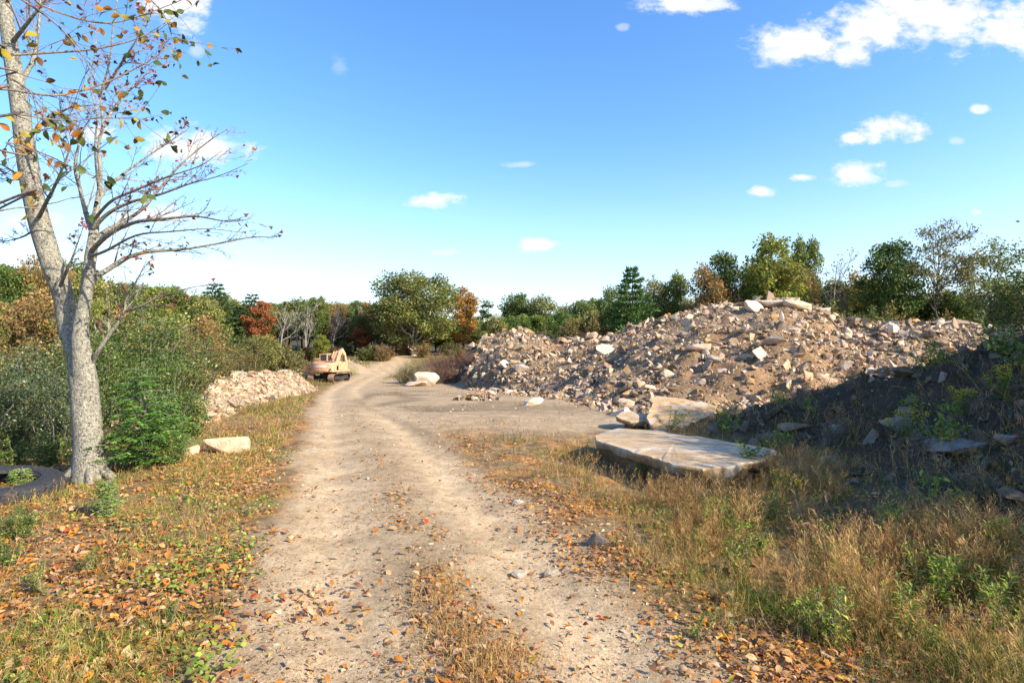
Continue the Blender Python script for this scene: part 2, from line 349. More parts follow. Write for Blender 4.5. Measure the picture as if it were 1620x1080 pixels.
GLASS = flat('dusty_cab_glass', (.05, .065, .07), .12, .6)

# ------------------------------------------------------------------ ground, road, mound, bank, pile earth: one height field cut into its surfaces
def ground_colour(x, y, mm, bk, pl):
    s = x-xr(y); n = fbm(x, y, 1.7, 4, 61); n2 = fbm(x, y, .45, 3, 62); n3 = fbm(x, y, 7, 3, 63)
    road = sm(1.75, 1.35, (np.abs(s)-.9*sm(40, 75, y))+.38*n+.15*n2)*(y < 122)*(y > -30)
    lot = sm(11.5, 14.5, y+1.4*n)*(s > 0)*sm(105, 70, y)*sm(60, 40, x)
    col = np.empty(x.shape+(3,))
    verge = np.array([.24, .165, .085])*np.where(n2[..., None] > .12, np.array([1.25, 1.0, .75]), 1)*np.where(fbm(x, y, .16, 2, 67)[..., None] > .15, .7, 1.1); meadow = np.array([.19, .155, .06]); forest = np.array([.075, .06, .03]); rc = np.array([.42, .312, .193]); lc = np.array([.38, .284, .18])
    col[:] = verge*(1+.25*n2[..., None])
    far = sm(45, 75, y)[..., None]; col = col*(1-far)+meadow*far*(1+.3*n3[..., None]); fo = (sm(112, 125, y-.08*np.abs(x)))[..., None]; col = col*(1-fo)+forest*fo
    fl = (sm(-7, -12, s)*sm(70, 50, y))[..., None]; col = col*(1-fl)+np.array([.11, .085, .04])*fl
    l3 = lot[..., None]; dark = sm(.0, .45, fbm(x, y, 3.5, 3, 64))[..., None]*.32
    col = col*(1-l3)+lc*(1-dark)*l3
    strip = np.exp(-(s/.34)**2)*sm(22, 5, y)*.6+.12*np.exp(-(s/.3)**2)
    rut = np.exp(-((np.abs(s)-.88)/.3)**2)
    rcol = rc*(1+.20*rut-.28*strip+.10*n+.06*n2)[..., None]
    # damp, darker wheel marks that swing off to the right lot
    dk = np.zeros(x.shape)
    for pts, wd, a in (([(.2, 8.2), (-1.5, 12), (-3.6, 17), (-6.4, 24)], .26, .30), ([(1.9, 3.4), (1.15, 5.2), (.3, 8)], .36, .34), ([(-6.4, 24), (-7.6, 29), (-9, 36)], .4, .4), ([(-5.6, 22), (-4.6, 27), (-6.4, 34), (-9.2, 44)], .6, .38), ([(-8.2, 36), (-6.0, 35.5)], .9, .68), ([(-3, 20), (1, 19), (5, 18.5)], 1.2, .18)):
        for (ax, ay), (bx, by) in zip(pts[:-1], pts[1:]):
            t = np.clip(((x-ax)*(bx-ax)+(y-ay)*(by-ay))/((bx-ax)**2+(by-ay)**2), 0, 1); d = np.hypot(x-ax-t*(bx-ax), y-ay-t*(by-ay))
            dk = np.maximum(dk, a*np.exp(-(d/wd)**2)*(1+.5*n2))
    r3 = road[..., None]; col = col*(1-r3)+rcol*r3; col = col*(1-np.clip(dk, 0, .7)*np.maximum(road, lot))[..., None]
    mcol = np.array([.26, .186, .12])*(1+.22*fbm(x, y, 2.5, 4, 65)+.15*n2)[..., None]*np.where(fbm(x, y, 6, 2, 66)[..., None] > .2, np.array([1.0, .88, .76]), 1)
    k = np.clip(mm*2.5, 0, 1)[..., None]; col = col*(1-k)+mcol*k
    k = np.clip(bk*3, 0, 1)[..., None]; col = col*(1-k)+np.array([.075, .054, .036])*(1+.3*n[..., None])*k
    k = np.clip(pl*4, 0, 1)[..., None]; col = col*(1-k)+np.array([.38, .29, .2])*k
    return np.clip(col, .01, 1), road
def build_ground():
    a1 = np.radians(np.linspace(-50, 50, 400)); a0 = np.radians(np.linspace(-180, -57.5, 34)); a2 = np.radians(np.linspace(57.5, 180, 34)[:-1])
    A = np.concatenate([a0, a1, a2]); Rr = np.concatenate([np.geomspace(.6, 75, 370), np.geomspace(76, 1500, 50)])
    aa, rr = np.meshgrid(A, Rr); x = np.sin(aa)*rr; y = np.cos(aa)*rr
    z = H(x, y); mm, mk = mound(x, y); bk = bank(x, y); pl = pile(x, y)
    for q in SMALLP: pl = np.maximum(pl, pile(x, y, *q))
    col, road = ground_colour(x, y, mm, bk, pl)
    V = np.stack([x, y, z], -1).reshape(-1, 3); cc = col.reshape(-1, 3); nr, na = x.shape
    i = np.arange(nr-1)[:, None]*na; j = np.arange(na)[None]; k = (j+1) % na
    Fc = np.stack([i+j, i+na+j, i+na+k, i+k], -1).reshape(-1, 4)
    Fc = Fc[:, ::-1]
    def fm(f): return f.ravel()[Fc].mean(1)
    cls = np.zeros(len(Fc), int)
    cls[fm(road) > .5] = 1
    cls[fm(mm) > .12] = 2
    cls[fm(bk) > .06] = 3
    cls[fm(pile(x, y)) > .06] = 4
    for q, c in zip(SMALLP, (5, 6)): cls[fm(pile(x, y, *q)) > .06] = c
    res = {}
    for c, nm in enumerate(('ground', 'dirt_road', 'rubble_mound', 'embankment', 'stone_pile', 'stone_pile', 'stone_pile')):
        f = Fc[cls == c]; u, inv = np.unique(f, return_inverse=True)
        vv, ff, cl = V[u], inv.reshape(f.shape), cc[u]
        if c == 1:
            n0 = len(vv); inner = np.arange(na); w_ = np.nonzero(np.isin(u, inner))[0]
            vv = np.concatenate([vv, [[0, 0, float(H(0., 0.))]]]); cl = np.concatenate([cl, [cl[w_[0]]]])
            tri = np.array([[w_[q], w_[(q+1) % len(w_)], n0] for q in range(len(w_))])
            me = mesh_of(nm, [(vv, ff, cl), (np.concatenate([vv[w_], vv[-1:]]), np.array([[q, (q+1) % len(w_), len(w_)] for q in range(len(w_))]), np.concatenate([cl[w_], cl[-1:]]))], True)
        else: me = mesh_of(nm, [(vv, ff, cl)], True)
        o = link(nm, me, GROUND); res[c] = o
        if c in (0, 1, 3): o['kind'] = 'structure'
    return res
G = build_ground()
MOUND = G[2]; MOUND['label'] = 'huge mound of broken tan rock and brown earth along the right side of the lot'; MOUND['category'] = 'rubble mound'
G[4]['label'] = 'long low ridge of pale stone chips beside the left edge of the track'; G[4]['category'] = 'stone pile'
G[5]['label'] = 'small pale stone pile among brown weeds just left of the orange excavator'; G[5]['category'] = 'stone pile'
G[6]['label'] = 'small grey stone heap in the grass behind the orange excavator arm'; G[6]['category'] = 'stone pile'

# ------------------------------------------------------------------ stones
TAN = [((.42, .31, .21), 4), ((.50, .39, .28), 3.6), ((.31, .23, .155), 3.6), ((.31, .27, .225), 2), ((.46, .27, .115), 1.2), ((.20, .145, .095), 2.6), ((.58, .48, .37), 1.8)]
PALE = [((.42, .33, .23), 5), ((.48, .39, .285), 4), ((.31, .23, .155), 3), ((.28, .24, .2), 2), ((.42, .28, .15), 1)]
BIGROCK = [rock(100+i, d, 18) for i, d in enumerate([(1, .7, .28), (1, .8, .22), (1, .6, .35), (1, .75, .5), (1, .9, .3), (1, .55, .45), (1, .65, .18), (1, .8, .6)])]
MIDROCK = [rock(200+i, d, 10, 3) for i, d in enumerate([(1, .7, .3), (1, .6, .4), (1, .8, .25), (1, .7, .55), (1, .5, .3), (1, .8, .7)])]
SMALLROCK = [rock(300+i, d, 6, 1) for i, d in enumerate([(1, .7, .4), (1, .8, .6), (1, .55, .35), (1, .9, .5)])]
BIGMESH = {}
def bigmesh(i, ci, pal):
    key = (i, ci, id(pal))
    if key not in BIGMESH: BIGMESH[key] = mesh_of('stone', [(*BIGROCK[i], np.array(pal[ci][0]))]); BIGMESH[key].materials.append(STONE)
    return BIGMESH[key]
def lay(pos, sizes, nrm, pal, parent, nbig, r, tilt=.5, lname='stone', sink=.12, earth=0.):
    """the largest nbig stones one by one as parts of parent, the rest as one part"""
    order = np.argsort(-sizes*30/np.maximum(pos[:, 1], 5)); big, rest = order[:nbig], order[nbig:]
    n = len(pos); yaw = r.random(n)*6.283; M = align(nrm)@rotm(r.normal(size=n)*tilt, r.normal(size=n)*tilt, np.zeros(n))@rotm(np.zeros(n), np.zeros(n), yaw)
    P = pos+nrm*(sizes*(.5-sink)*.3)[:, None]
    ws = np.array([p[1] for p in pal], float); ws /= ws.sum()
    for i in big:
        k = int(r.integers(len(BIGROCK))); me = bigmesh(k, int(r.choice(len(pal), p=ws)), pal)
        o = link(lname, me, None, parent); s = sizes[i]
        o.matrix_world = Matrix.Translation(Vector(P[i]))@Matrix(M[i].tolist()).to_4x4()@Matrix.Diagonal((s, s*(.8+.4*r.random()), s*(.8+.5*r.random()), 1))
    parts = []
    app = sizes[rest]*30/np.maximum(pos[rest, 1], 5)
    mid = app > np.quantile(app, .9) if len(rest) else np.zeros(0, bool)
    for grp, prot in ((rest[mid], MIDROCK), (rest[~mid], SMALLROCK)):
        ch = r.integers(len(prot), size=len(grp))
        for k in range(len(prot)):
            g = grp[ch == k]
            if not len(g): continue
            V, Fc = prot[k]; sc = sizes[g][:, None]*(.75+.5*r.random((len(g), 3)))
            v, f = scat(V, Fc, P[g], M[g], sc); cg = pick(pal, len(g), r, .22); e_ = r.random(len(g)) < earth; cg[e_] = np.array([.20, .145, .09])*(.7+.6*r.random((int(e_.sum()), 1))); parts.append((v, f, percol(cg, len(V))))
    if parts: link(lname, mesh_of(lname, parts), STONE, parent, kind='stuff')
def sizes_of(n, r, lo, hi, a=2.2):
    u = r.random(n); return (lo**(-a)+u*(hi**(-a)-lo**(-a)))**(-1/a)
def mound_stones():
    r = np.random.default_rng(11); n = 230000
    q = r.uniform(735, 1700, n); d0 = np.interp(q, K_PX, K_D0); d1 = np.interp(q, K_PX, K_D1)
    d = d0-4+(d1+.9-d0+4)*r.random(n)
    keep = r.random(n) < (d/70)**.25; q, d = q[keep], d[keep]; d0, d1 = np.interp(q, K_PX, K_D0), np.interp(q, K_PX, K_D1)
    x = (q-PX)/F*d; t = (d-d0)/(d1-d0)
    den = .40+.55*fbm(x, d, 5, 3, 71)+.35*fbm(x, d, 1.2, 2, 72)+.5*np.exp(-((t-.05)/.10)**2)+.4*np.exp(-((t-1)/.10)**2)
    den += .5*np.exp(-(((q-1480)/140)**2+((t-.75)/.25)**2))-.3*np.exp(-(((q-1290)/110)**2+((t-.42)/.22)**2))+.25*sm(900, 780, q)
    den = np.where(t < 0, den*.6*np.exp(t*9), den)
    k = r.random(len(x)) < np.clip(den, .40, 1); x, d, q, t = x[k], d[k], q[k], t[k]; i = r.permutation(len(x)); x, d, q, t = x[i], d[i], q[i], t[i]
    x, d, q, t = x[:90000], d[:90000], q[:90000], t[:90000]
    sz = sizes_of(len(x), r, .062, 1.05, 2.05)*(1+.4*np.exp(-((t-1)/.12)**2))*np.interp(d, [18, 30, 45, 65], [.72, .85, 1.0, 1.05])
    pos = np.stack([x, d, H(x, d)], -1)
    lay(pos, sz, normal(x, d, .3), TAN, MOUND, 300, r, .6, earth=.22)
mound_stones()
def pile_stones(A, B, hw, n, parent, nb, seed, hi=.8):
    r = np.random.default_rng(seed); ab = B-A; L = np.hypot(*ab); u = ab/L
    t = r.uniform(-hw*.8, L+hw*.8, n); p = r.uniform(-hw, hw*1.1, n); x = A[0]+u[0]*t+u[1]*p; y = A[1]+u[1]*t-u[0]*p
    hgt = pile(x, y) if parent is G[4] else sum(pile(x, y, *q_) for q_ in SMALLP)
    k = hgt > .02; x, y = x[k], y[k]
    lay(np.stack([x, y, H(x, y)], -1), sizes_of(len(x), r, .055, hi*.55, 2.0), normal(x, y), PALE, parent, nb, r, .45, earth=.1)
pile_stones(PA, PB, 2.6, 26000, G[4], 260, 21)
pile_stones(SMALLP[0][0], SMALLP[0][1], 2.5, 900, G[5], 40, 22); pile_stones(SMALLP[1][0], SMALLP[1][1], 2.5, 700, G[6], 30, 23)
# small flat heaps of slabs out on the lot: stones only
def heap(px, row, wpx, h, n, label, seed, pal=TAN, hi=.8, d=None):
    r = np.random.default_rng(seed); x0, y0, z0 = hit(px, row) if d is None else at(px, d); R0 = wpx/F*y0/2
    root = thing('stone_heap', label, 'stone heap', (x0, y0, z0)); bpy.context.view_layer.update()
    a = r.random(n)*6.283; q = np.sqrt(r.random(n)); x = x0+np.cos(a)*q*R0; y = y0+np.sin(a)*q*R0*.8
    z = H(x, y)+h*np.clip(1-q, 0, 1)*r.random(n)
    lay(np.stack([x, y, z], -1), sizes_of(n, r, .15, hi, 1.5), np.tile([0, 0, 1.], (n, 1)), pal, root, min(n, 40), r, .45)
    for o in root.children: o.matrix_parent_inverse = root.matrix_world.inverted()
heap(753, 632, 75, .45, 220, 'low heap of thin broken slabs nearest the track on the open dirt lot', 1)
heap(900, 628, 95, .6, 260, 'heap of splintered slabs with one rusty plank-like stone at the mound foot', 2)
heap(945, 637, 70, .3, 120, 'flat scatter of grey slabs right of the white boulder', 3)
heap(905, 560, 30, .3, 40, 'small cluster of grey stones in the saddle of the rubble mound', 4)
heap(690, 566, 40, .5, 25, 'few pale boulders in the grass under the big round oak', 5, PALE, 1.6)
heap(640, 567, 40, .4, 18, 'low row of stones at the far bend of the track', 6, PALE, 1.2)
heap(1190, 647, 130, .5, 150, 'heap of tan slabs behind the dark soil right of the tilted slab', 7, TAN, .9, 18.5)
heap(1330, 640, 120, .6, 160, 'stack of blocky tan slabs at the mound foot behind the shaded bank', 8, TAN, 1.0, 18.5)

def boulder(px, row, wpx, hpx, label, seed, col, name='boulder', cat='boulder', d=None, yaw=None, tilt=0, dep=.7, sub=2, mt=STONE, soft=.16):
    r = np.random.default_rng(seed)
    if d is None: x, y, z = hit(px, row)
    else: x, y, z = at(px, d)
    wd, hg = wpx/F*y, hpx/F*y
    V, Fc = rock(seed, (1, 1, 1), 26, 7)
    V = (V-(V.max(0)+V.min(0))/2)/(V.max(0)-V.min(0))*np.array([wd, wd*dep, hg*1.25])
    bm = bmesh.new(); vs = [bm.verts.new(v) for v in V]; [bm.faces.new([vs[i] for i in f]) for f in Fc]
    bmesh.ops.subdivide_edges(bm, edges=bm.edges, cuts=sub, use_grid_fill=True); bmesh.ops.triangulate(bm, faces=bm.faces)
    bmesh.ops.smooth_vert(bm, verts=bm.verts, factor=soft, use_axis_x=True, use_axis_y=True, use_axis_z=True)
    P = np.array([v.co[:] for v in bm.verts]); bm.verts.index_update(); Ff = np.array([[v.index for v in f.verts] for f in bm.faces]); bm.free()
    P = P*(1+.07*fbm(P[:, 0]/wd*4+seed, P[:, 1]/wd*4+P[:, 2]/wd*5, 1, 3, seed))[:, None]
    me = mesh_of(name, [(P, Ff, np.array(col))], False); me.materials.append(mt)
    return thing(name, label, cat, (x, y, z+hg*.42), (tilt, 0, r.random()*.8-.4 if yaw is None else yaw), me=me)
boulder(358, 714, 70, 24, 'long pale boulder lying on the grassy verge left of the track', 41, (.55, .47, .34), dep=.5, soft=.45)
boulder(302, 720, 24, 15, 'small pale boulder tucked under the bushes beside the long pale boulder', 42, (.46, .40, .31), soft=.3)
boulder(845, 641, 33, 12, 'lone white loaf-shaped boulder out on the open dirt lot', 43, (.68, .61, .5), dep=.6, soft=.3)
boulder(675, 606, 36, 20, 'pale blocky boulder at the foot of the red brown bush', 44, (.56, .47, .35), dep=.8, d=57)
boulder(657, 608, 36, 8, 'flat pale rock lying in front of the blocky boulder by the red brown bush', 45, (.52, .43, .33), d=56)
boulder(962, 560, 46, 15, 'large flat-sided slab block perched on the saddle of the rubble mound', 46, (.62, .52, .40), dep=.5, tilt=.12)
boulder(823, 588, 22, 11, 'rounded pale boulder half way up the left hump of the mound', 47, (.68, .58, .46))
boulder(1222, 484, 50, 10, 'long tan slab crowning the summit of the rubble mound', 48, (.6, .5, .39), dep=.6)
boulder(1262, 490, 46, 15, 'thick broken slab at the right end of the mound summit', 49, (.58, .47, .35), dep=.6)
boulder(1190, 492, 34, 16, 'angular cream block at the left end of the mound summit', 50, (.66, .58, .47))
boulder(1413, 528, 26, 17, 'pointed cream rock on the skyline right of the summit', 51, (.66, .58, .48))
boulder(1105, 556, 44, 12, 'dark-sided slab jutting out of the middle of the mound face', 52, (.45, .35, .27), dep=.5)
boulder(1222, 546, 40, 14, 'grey slab with a dark hollow beneath on the upper right mound face', 53, (.5, .44, .38), dep=.55)
boulder(1600, 580, 40, 28, 'block of stone at the far right end of the mound', 54, (.5, .4, .3), d=33)
boulder(945, 862, 34, 22, 'dark grey rounded stone at the right edge of the track', 55, (.2, .18, .165))
boulder(822, 912, 28, 9, 'pale flat wedge of stone standing proud in the right wheel rut', 56, (.40, .36, .30), name='stone', cat='stone', dep=.6)
boulder(872, 907, 28, 6, 'flat pale stone right of the wedge stone in the wheel rut', 57, (.38, .34, .28), name='stone', cat='stone')
boulder(820, 797, 22, 7, 'small grey-white stone at the right road edge by the orange leaves', 58, (.42, .38, .32), name='stone', cat='stone')
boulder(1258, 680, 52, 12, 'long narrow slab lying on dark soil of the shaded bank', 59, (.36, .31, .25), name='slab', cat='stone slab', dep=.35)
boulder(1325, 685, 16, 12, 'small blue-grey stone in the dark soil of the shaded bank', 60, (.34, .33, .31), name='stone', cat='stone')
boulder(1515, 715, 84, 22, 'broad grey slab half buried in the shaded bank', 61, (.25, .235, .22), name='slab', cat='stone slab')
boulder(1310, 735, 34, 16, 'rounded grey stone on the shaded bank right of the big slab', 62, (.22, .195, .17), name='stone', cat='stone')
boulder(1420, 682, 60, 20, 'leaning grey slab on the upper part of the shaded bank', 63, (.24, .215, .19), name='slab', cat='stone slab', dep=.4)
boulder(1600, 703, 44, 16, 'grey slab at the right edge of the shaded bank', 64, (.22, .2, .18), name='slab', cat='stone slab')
boulder(1612, 890, 40, 12, 'flat grey stone among weeds low on the shaded bank', 65, (.28, .26, .245), name='stone', cat='stone')
def bank_stones():
    r = np.random.default_rng(91); n = 16000; x = r.uniform(1.8, 13, n); y = r.uniform(3, 14.6, n); b = bank(x, y)
    k = (b > .1)*(r.random(n) < .5+.5*fbm(x, y, 1.5, 2, 92)) > 0; x, y = x[k], y[k]
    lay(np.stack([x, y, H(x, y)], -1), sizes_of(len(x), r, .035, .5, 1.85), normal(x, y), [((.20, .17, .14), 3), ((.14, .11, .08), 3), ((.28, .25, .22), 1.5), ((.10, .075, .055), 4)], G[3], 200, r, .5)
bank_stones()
def slab_from(outline, z_of, thick, label, seed, tint, name='slab', jag=.03, rnd=.12):
    """flat rough slab: irregular outline, chamfered rim, undercut jagged sides"""
    r = np.random.default_rng(seed); O = np.array(outline, float); m = 90
    seg = np.linalg.norm(np.roll(O, -1, 0)-O, axis=1); cum = np.concatenate([[0], np.cumsum(seg)]); t = np.linspace(0, cum[-1], m, endpoint=False)
    cl = np.concatenate([O, O[:1]]); P = np.stack([np.interp(t, cum, cl[:, 0]), np.interp(t, cum, cl[:, 1])], -1)
    c = P.mean(0); P = P+.055*np.stack([fbm(t*2.3, t*0, 1, 4, seed+8), fbm(t*2.3, t*0+9, 1, 4, seed+9)], -1); dirn = (P-c)/np.linalg.norm(P-c, axis=1, keepdims=True)
    jn = lambda k, a: (a*fbm(t*3.1+k*7, t*0+k, 1, 4, seed+k))[:, None]*dirn
    rings = []; cols = []
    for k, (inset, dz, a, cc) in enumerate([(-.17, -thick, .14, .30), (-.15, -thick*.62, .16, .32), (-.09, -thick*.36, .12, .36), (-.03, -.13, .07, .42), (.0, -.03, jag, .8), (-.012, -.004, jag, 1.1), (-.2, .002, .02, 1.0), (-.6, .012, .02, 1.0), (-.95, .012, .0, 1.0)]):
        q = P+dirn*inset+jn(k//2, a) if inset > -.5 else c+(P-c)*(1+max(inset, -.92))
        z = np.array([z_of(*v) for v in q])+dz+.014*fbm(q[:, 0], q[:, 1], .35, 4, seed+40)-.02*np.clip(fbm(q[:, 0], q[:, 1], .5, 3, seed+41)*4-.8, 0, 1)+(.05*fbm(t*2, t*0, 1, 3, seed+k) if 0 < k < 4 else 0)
        rings.append(np.column_stack([q, z])); cols.append(np.tile(np.array(tint)*cc, (m, 1)))  # sides darkened in the vertex colour: shade below the rim plus soil staining
    V = np.concatenate(rings); n = len(rings); i = np.arange(n-1)[:, None]*m; j = np.arange(m)[None]; k = (j+1) % m
    Fc = np.stack([i+j, i+k, i+m+k, i+m+j], -1).reshape(-1, 4)
    ctr = np.append(c, z_of(*c)+.012); V = V-ctr
    top = np.concatenate([V[-m:], [[0, 0, 0]]]); tf = np.array([[q, (q+1) % m, m] for q in range(m)])
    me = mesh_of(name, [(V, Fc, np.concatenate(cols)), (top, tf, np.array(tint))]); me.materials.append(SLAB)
    return thing(name, label, 'stone slab', tuple(ctr), me=me)
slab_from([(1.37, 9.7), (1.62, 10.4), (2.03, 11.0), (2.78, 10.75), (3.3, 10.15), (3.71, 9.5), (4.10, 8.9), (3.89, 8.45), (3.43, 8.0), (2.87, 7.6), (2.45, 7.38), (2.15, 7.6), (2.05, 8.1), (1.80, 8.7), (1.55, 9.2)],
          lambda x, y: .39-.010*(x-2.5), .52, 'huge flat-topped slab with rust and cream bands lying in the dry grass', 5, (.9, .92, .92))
def plate(px, d, wdt, lng, th, lean, yaw, seed, label, tint, z=0.):
    r = np.random.default_rng(seed); a = np.sort(r.random(11))*6.283; rad = .85+.3*r.random(11)
    V2 = np.stack([np.cos(a)*rad*wdt/2, np.sin(a)*rad*lng/2], -1)
    o = slab_from(V2, lambda x, y: .05*x, th, label, seed, tint); x, y, zz = at(px, d)
    o.location = (x, y, zz+z); o.rotation_euler = (lean, 0, yaw); return o
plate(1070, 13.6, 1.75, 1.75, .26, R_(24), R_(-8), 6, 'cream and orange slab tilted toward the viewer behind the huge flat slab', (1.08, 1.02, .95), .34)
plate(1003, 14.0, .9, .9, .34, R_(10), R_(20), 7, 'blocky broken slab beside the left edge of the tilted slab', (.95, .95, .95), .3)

# ------------------------------------------------------------------ orange excavator, seen from behind
def excavator():
    x, y, z = hit(522, 603)
    root = thing('excavator', 'faded orange tracked excavator parked on the left of the track', 'excavator', (x, y, z), (0, 0, R_(-12)))
    def pt(name, parts, m, parent=root, smooth=False):
        return link(name, mesh_of(name, [(v, f, np.ones(3)) for v, f in parts], smooth), m, parent)
    for sx in (-1, 1):                                                   # tracks: rounded loop of shoes round a frame with rollers
        cx = sx*1.2; prof = [(math.cos(a)*.42+(1.55 if math.cos(a) > 0 else -1.55), math.sin(a)*.42+.46) for a in np.linspace(0, 2*np.pi, 29)[:-1]]
        n = len(prof); V = np.array([[cx+e*.28, p[0], p[1]] for e in (-1, 1) for p in prof]); Fq = np.array([[i, (i+1) % n, n+(i+1) % n, n+i] for i in range(n)])
        t = pt('crawler_track', [(V, Fq)], TRACK); pt('track_frame', [box(cx, 0, .46, .4, 3.0, .4)], STEEL, t)
        for i in range(26):
            u = i/26*n; a = prof[int(u) % n]; b = prof[(int(u)+1) % n]; f = u-int(u); py, pz = a[0]+(b[0]-a[0])*f, a[1]+(b[1]-a[1])*f
            th = math.atan2(b[1]-a[1], b[0]-a[0]); rm = np.array([[1, 0, 0], [0, math.cos(th), -math.sin(th)], [0, math.sin(th), math.cos(th)]])
            pt('track_shoe', [box(cx, py, pz, .64, .17, .09, rm)], TRACK, t)
        for yy in (-1.55, 1.55):
            a = np.linspace(0, 6.283, 15)[:-1]; P = np.array([[cx-.25, 0, 0], [cx+.25, 0, 0.]])+np.array([0, yy, .46]); pt('sprocket', [tube(P, [.36, .36], 14)], STEEL, t)
    pt('turntable', [tube(np.array([[0, 0, .8], [0, 0, 1.12]]), [.72, .72], 20), box(0, 0, .72, 1.5, 1.6, .3)], STEEL)
    # upper body: deck, side doors, curved counterweight with a pale faded band
    pt('deck', [box(0, .1, 1.2, 2.7, 3.9, .16)], ORANGE)
    a = np.linspace(R_(200), R_(340), 13); cw = [( -1.38, -1.0)]+[(math.cos(q)*1.47, -1.3+math.sin(q)*.95*1.0) for q in a]+[(1.38, -1.0)]
    n = len(cw); V = []
    for zz, k in ((1.14, .95), (1.26, 1.0), (2.02, 1.0), (2.14, .96)): V += [(p[0]*k, -1.0+(p[1]+1.0)*k, zz) for p in cw]
    V = np.array(V); Fq = np.array([[i+r*n, (i+1) % n+r*n, (i+1) % n+(r+1)*n, i+(r+1)*n] for r in range(3) for i in range(n)])
    cwt = pt('counterweight', [(V, Fq)], ORANGE); top = V[-n:]; pt('counterweight_top', [(np.concatenate([top, [top.mean(0)]]), np.array([[i, (i+1) % n, n] for i in range(n)]))], ORANGE, cwt)
    band = [(math.cos(q)*1.478, -1.3+math.sin(q)*.958) for q in np.linspace(R_(238), R_(302), 9)]
    V = np.array([(p[0], p[1], zz) for zz in (1.62, 1.92) for p in band]); pt('faded_band', [(V, np.array([[i, i+1, i+10, i+9] for i in range(8)]))], PALEP, cwt)
    for sx in (-1, 1): pt('tail_lamp', [box(sx*1.2, -2.02, 1.42, .16, .06, .16)], STEEL, cwt)
    hood = pt('engine_hood', [box(.0, -.45, 2.02, 2.6, 1.3, .5)], ORANGE); pt('side_door', [box(1.36, .1, 1.66, .04, 1.3, .7)], ORANGE); pt('side_door', [box(-1.36, -.35, 1.66, .04, 1.1, .7)], ORANGE)
    for i in range(6): pt('vent_slat', [box(.15+i*.16, -1.12, 2.05, .09, .03, .34)], STEEL, hood)
    for sx in (-1, 1): pt('hand_rail', [tube(np.array([[sx*1.3, -.9, 2.2], [sx*1.3, -.9, 2.55], [sx*1.3, .1, 2.55], [sx*1.3, .1, 2.2]]), [.025]*4, 6)], ORANGE, hood)
    pt('exhaust_pipe', [tube(np.array([[.55, -.6, 2.25], [.55, -.6, 2.65]]), [.07, .07], 10)], STEEL, hood)
    pt('tank', [box(.95, .95, 1.72, .75, 1.3, .85)], ORANGE)
    # cab on the left: frame posts, roof, glass
    cb = pt('cab', [box(-.86, .95, 1.65, .95, 1.75, .75), box(-.86, .95, 3.02, .99, 1.8, .12)]+[box(-.86+sx*.43, .95+sy*.83, 2.5, .1, .1, .95) for sx in (-1, 1) for sy in (-1, 1)]+[box(-.86, .12, 2.08, .9, .08, .16)], ORANGE)
    pt('rear_window', [box(-.86, .115, 2.55, .76, .03, .8)], GLASS, cb); pt('side_window', [box(-1.30, .95, 2.5, .03, 1.56, .9)], GLASS, cb); pt('side_window', [box(-.42, .95, 2.5, .03, 1.56, .9)], GLASS, cb); pt('windscreen', [box(-.86, 1.79, 2.5, .76, .03, .9)], GLASS, cb)
    # boom rises from the deck then folds down; two side plates show as an inverted V
    def beam(pts, wds, hts):
        P = np.array(pts, float); V = []
        for i, p in enumerate(P):
            t = P[min(i+1, len(P)-1)]-P[max(i-1, 0)]; t /= np.linalg.norm(t); nn = np.array([0, -t[2], t[1]])
            for e, f in ((-1, -1), (1, -1), (1, 1), (-1, 1)): V.append(p+np.array([e*wds[i]/2, 0, 0])+nn*f*hts[i]/2)
        n = len(P); Fq = [[i*4+k, i*4+(k+1) % 4, i*4+4+(k+1) % 4, i*4+4+k] for i in range(n-1) for k in range(4)]+[[0, 1, 2, 3], [n*4-1, n*4-2, n*4-3, n*4-4]]
        return np.array(V), np.array(Fq)
    bo = pt('boom', [beam([(.22, .6, 1.75), (.22, 1.0, 2.5), (.22, 1.5, 3.15), (.22, 2.2, 3.5)], [.5, .5, .46, .42], [.5, .62, .6, .42])], ORANGE)
    for sx in (-.36, .8): pt('boom_cylinder', [tube(np.array([[sx, 1.5, 1.5], [sx, 1.75, 2.9]]), [.09, .09], 10)], STEEL, bo)
    for sx in (-.12, .56): pt('boom_side_plate', [beam([(sx, .3, 1.7), (sx, .7, 2.6), (sx, 1.2, 3.3)], [.06, .06, .06], [.3, .34, .3])], ORANGE, bo)
    ar = pt('arm', [beam([(.22, 2.0, 3.6), (.40, 2.25, 3.1), (.60, 2.4, 2.2), (.66, 2.4, 1.3)], [.36, .34, .3, .28], [.42, .46, .36, .28])], ORANGE)
    pt('arm_cylinder', [tube(np.array([[.25, 1.3, 3.45], [.3, 2.1, 3.75]]), [.08, .08], 10)], STEEL, ar)
    a = np.linspace(R_(-200), R_(20), 9); V = np.array([(.66+e*.5, 2.4+math.cos(q)*.5, .72+math.sin(q)*.5) for e in (-1, 1) for q in a])
    bk = pt('bucket', [(V, np.array([[i, i+1, i+10, i+9] for i in range(8)]))], STEEL)
    for e in (-1, 1):
        s = np.concatenate([V[:9] if e < 0 else V[9:], [[.66+e*.5, 2.4, .9]]]); pt('bucket_side', [(s, np.array([[i, i+1, 9] for i in range(8)]))], STEEL, bk)
    # toolbox step hung on the right track guard
    pt('step', [box(1.75, -.3, 1.0, .5, 1.0, .05)], TRACK)
    root.scale = (1.0, 1.0, 1.0)
excavator()

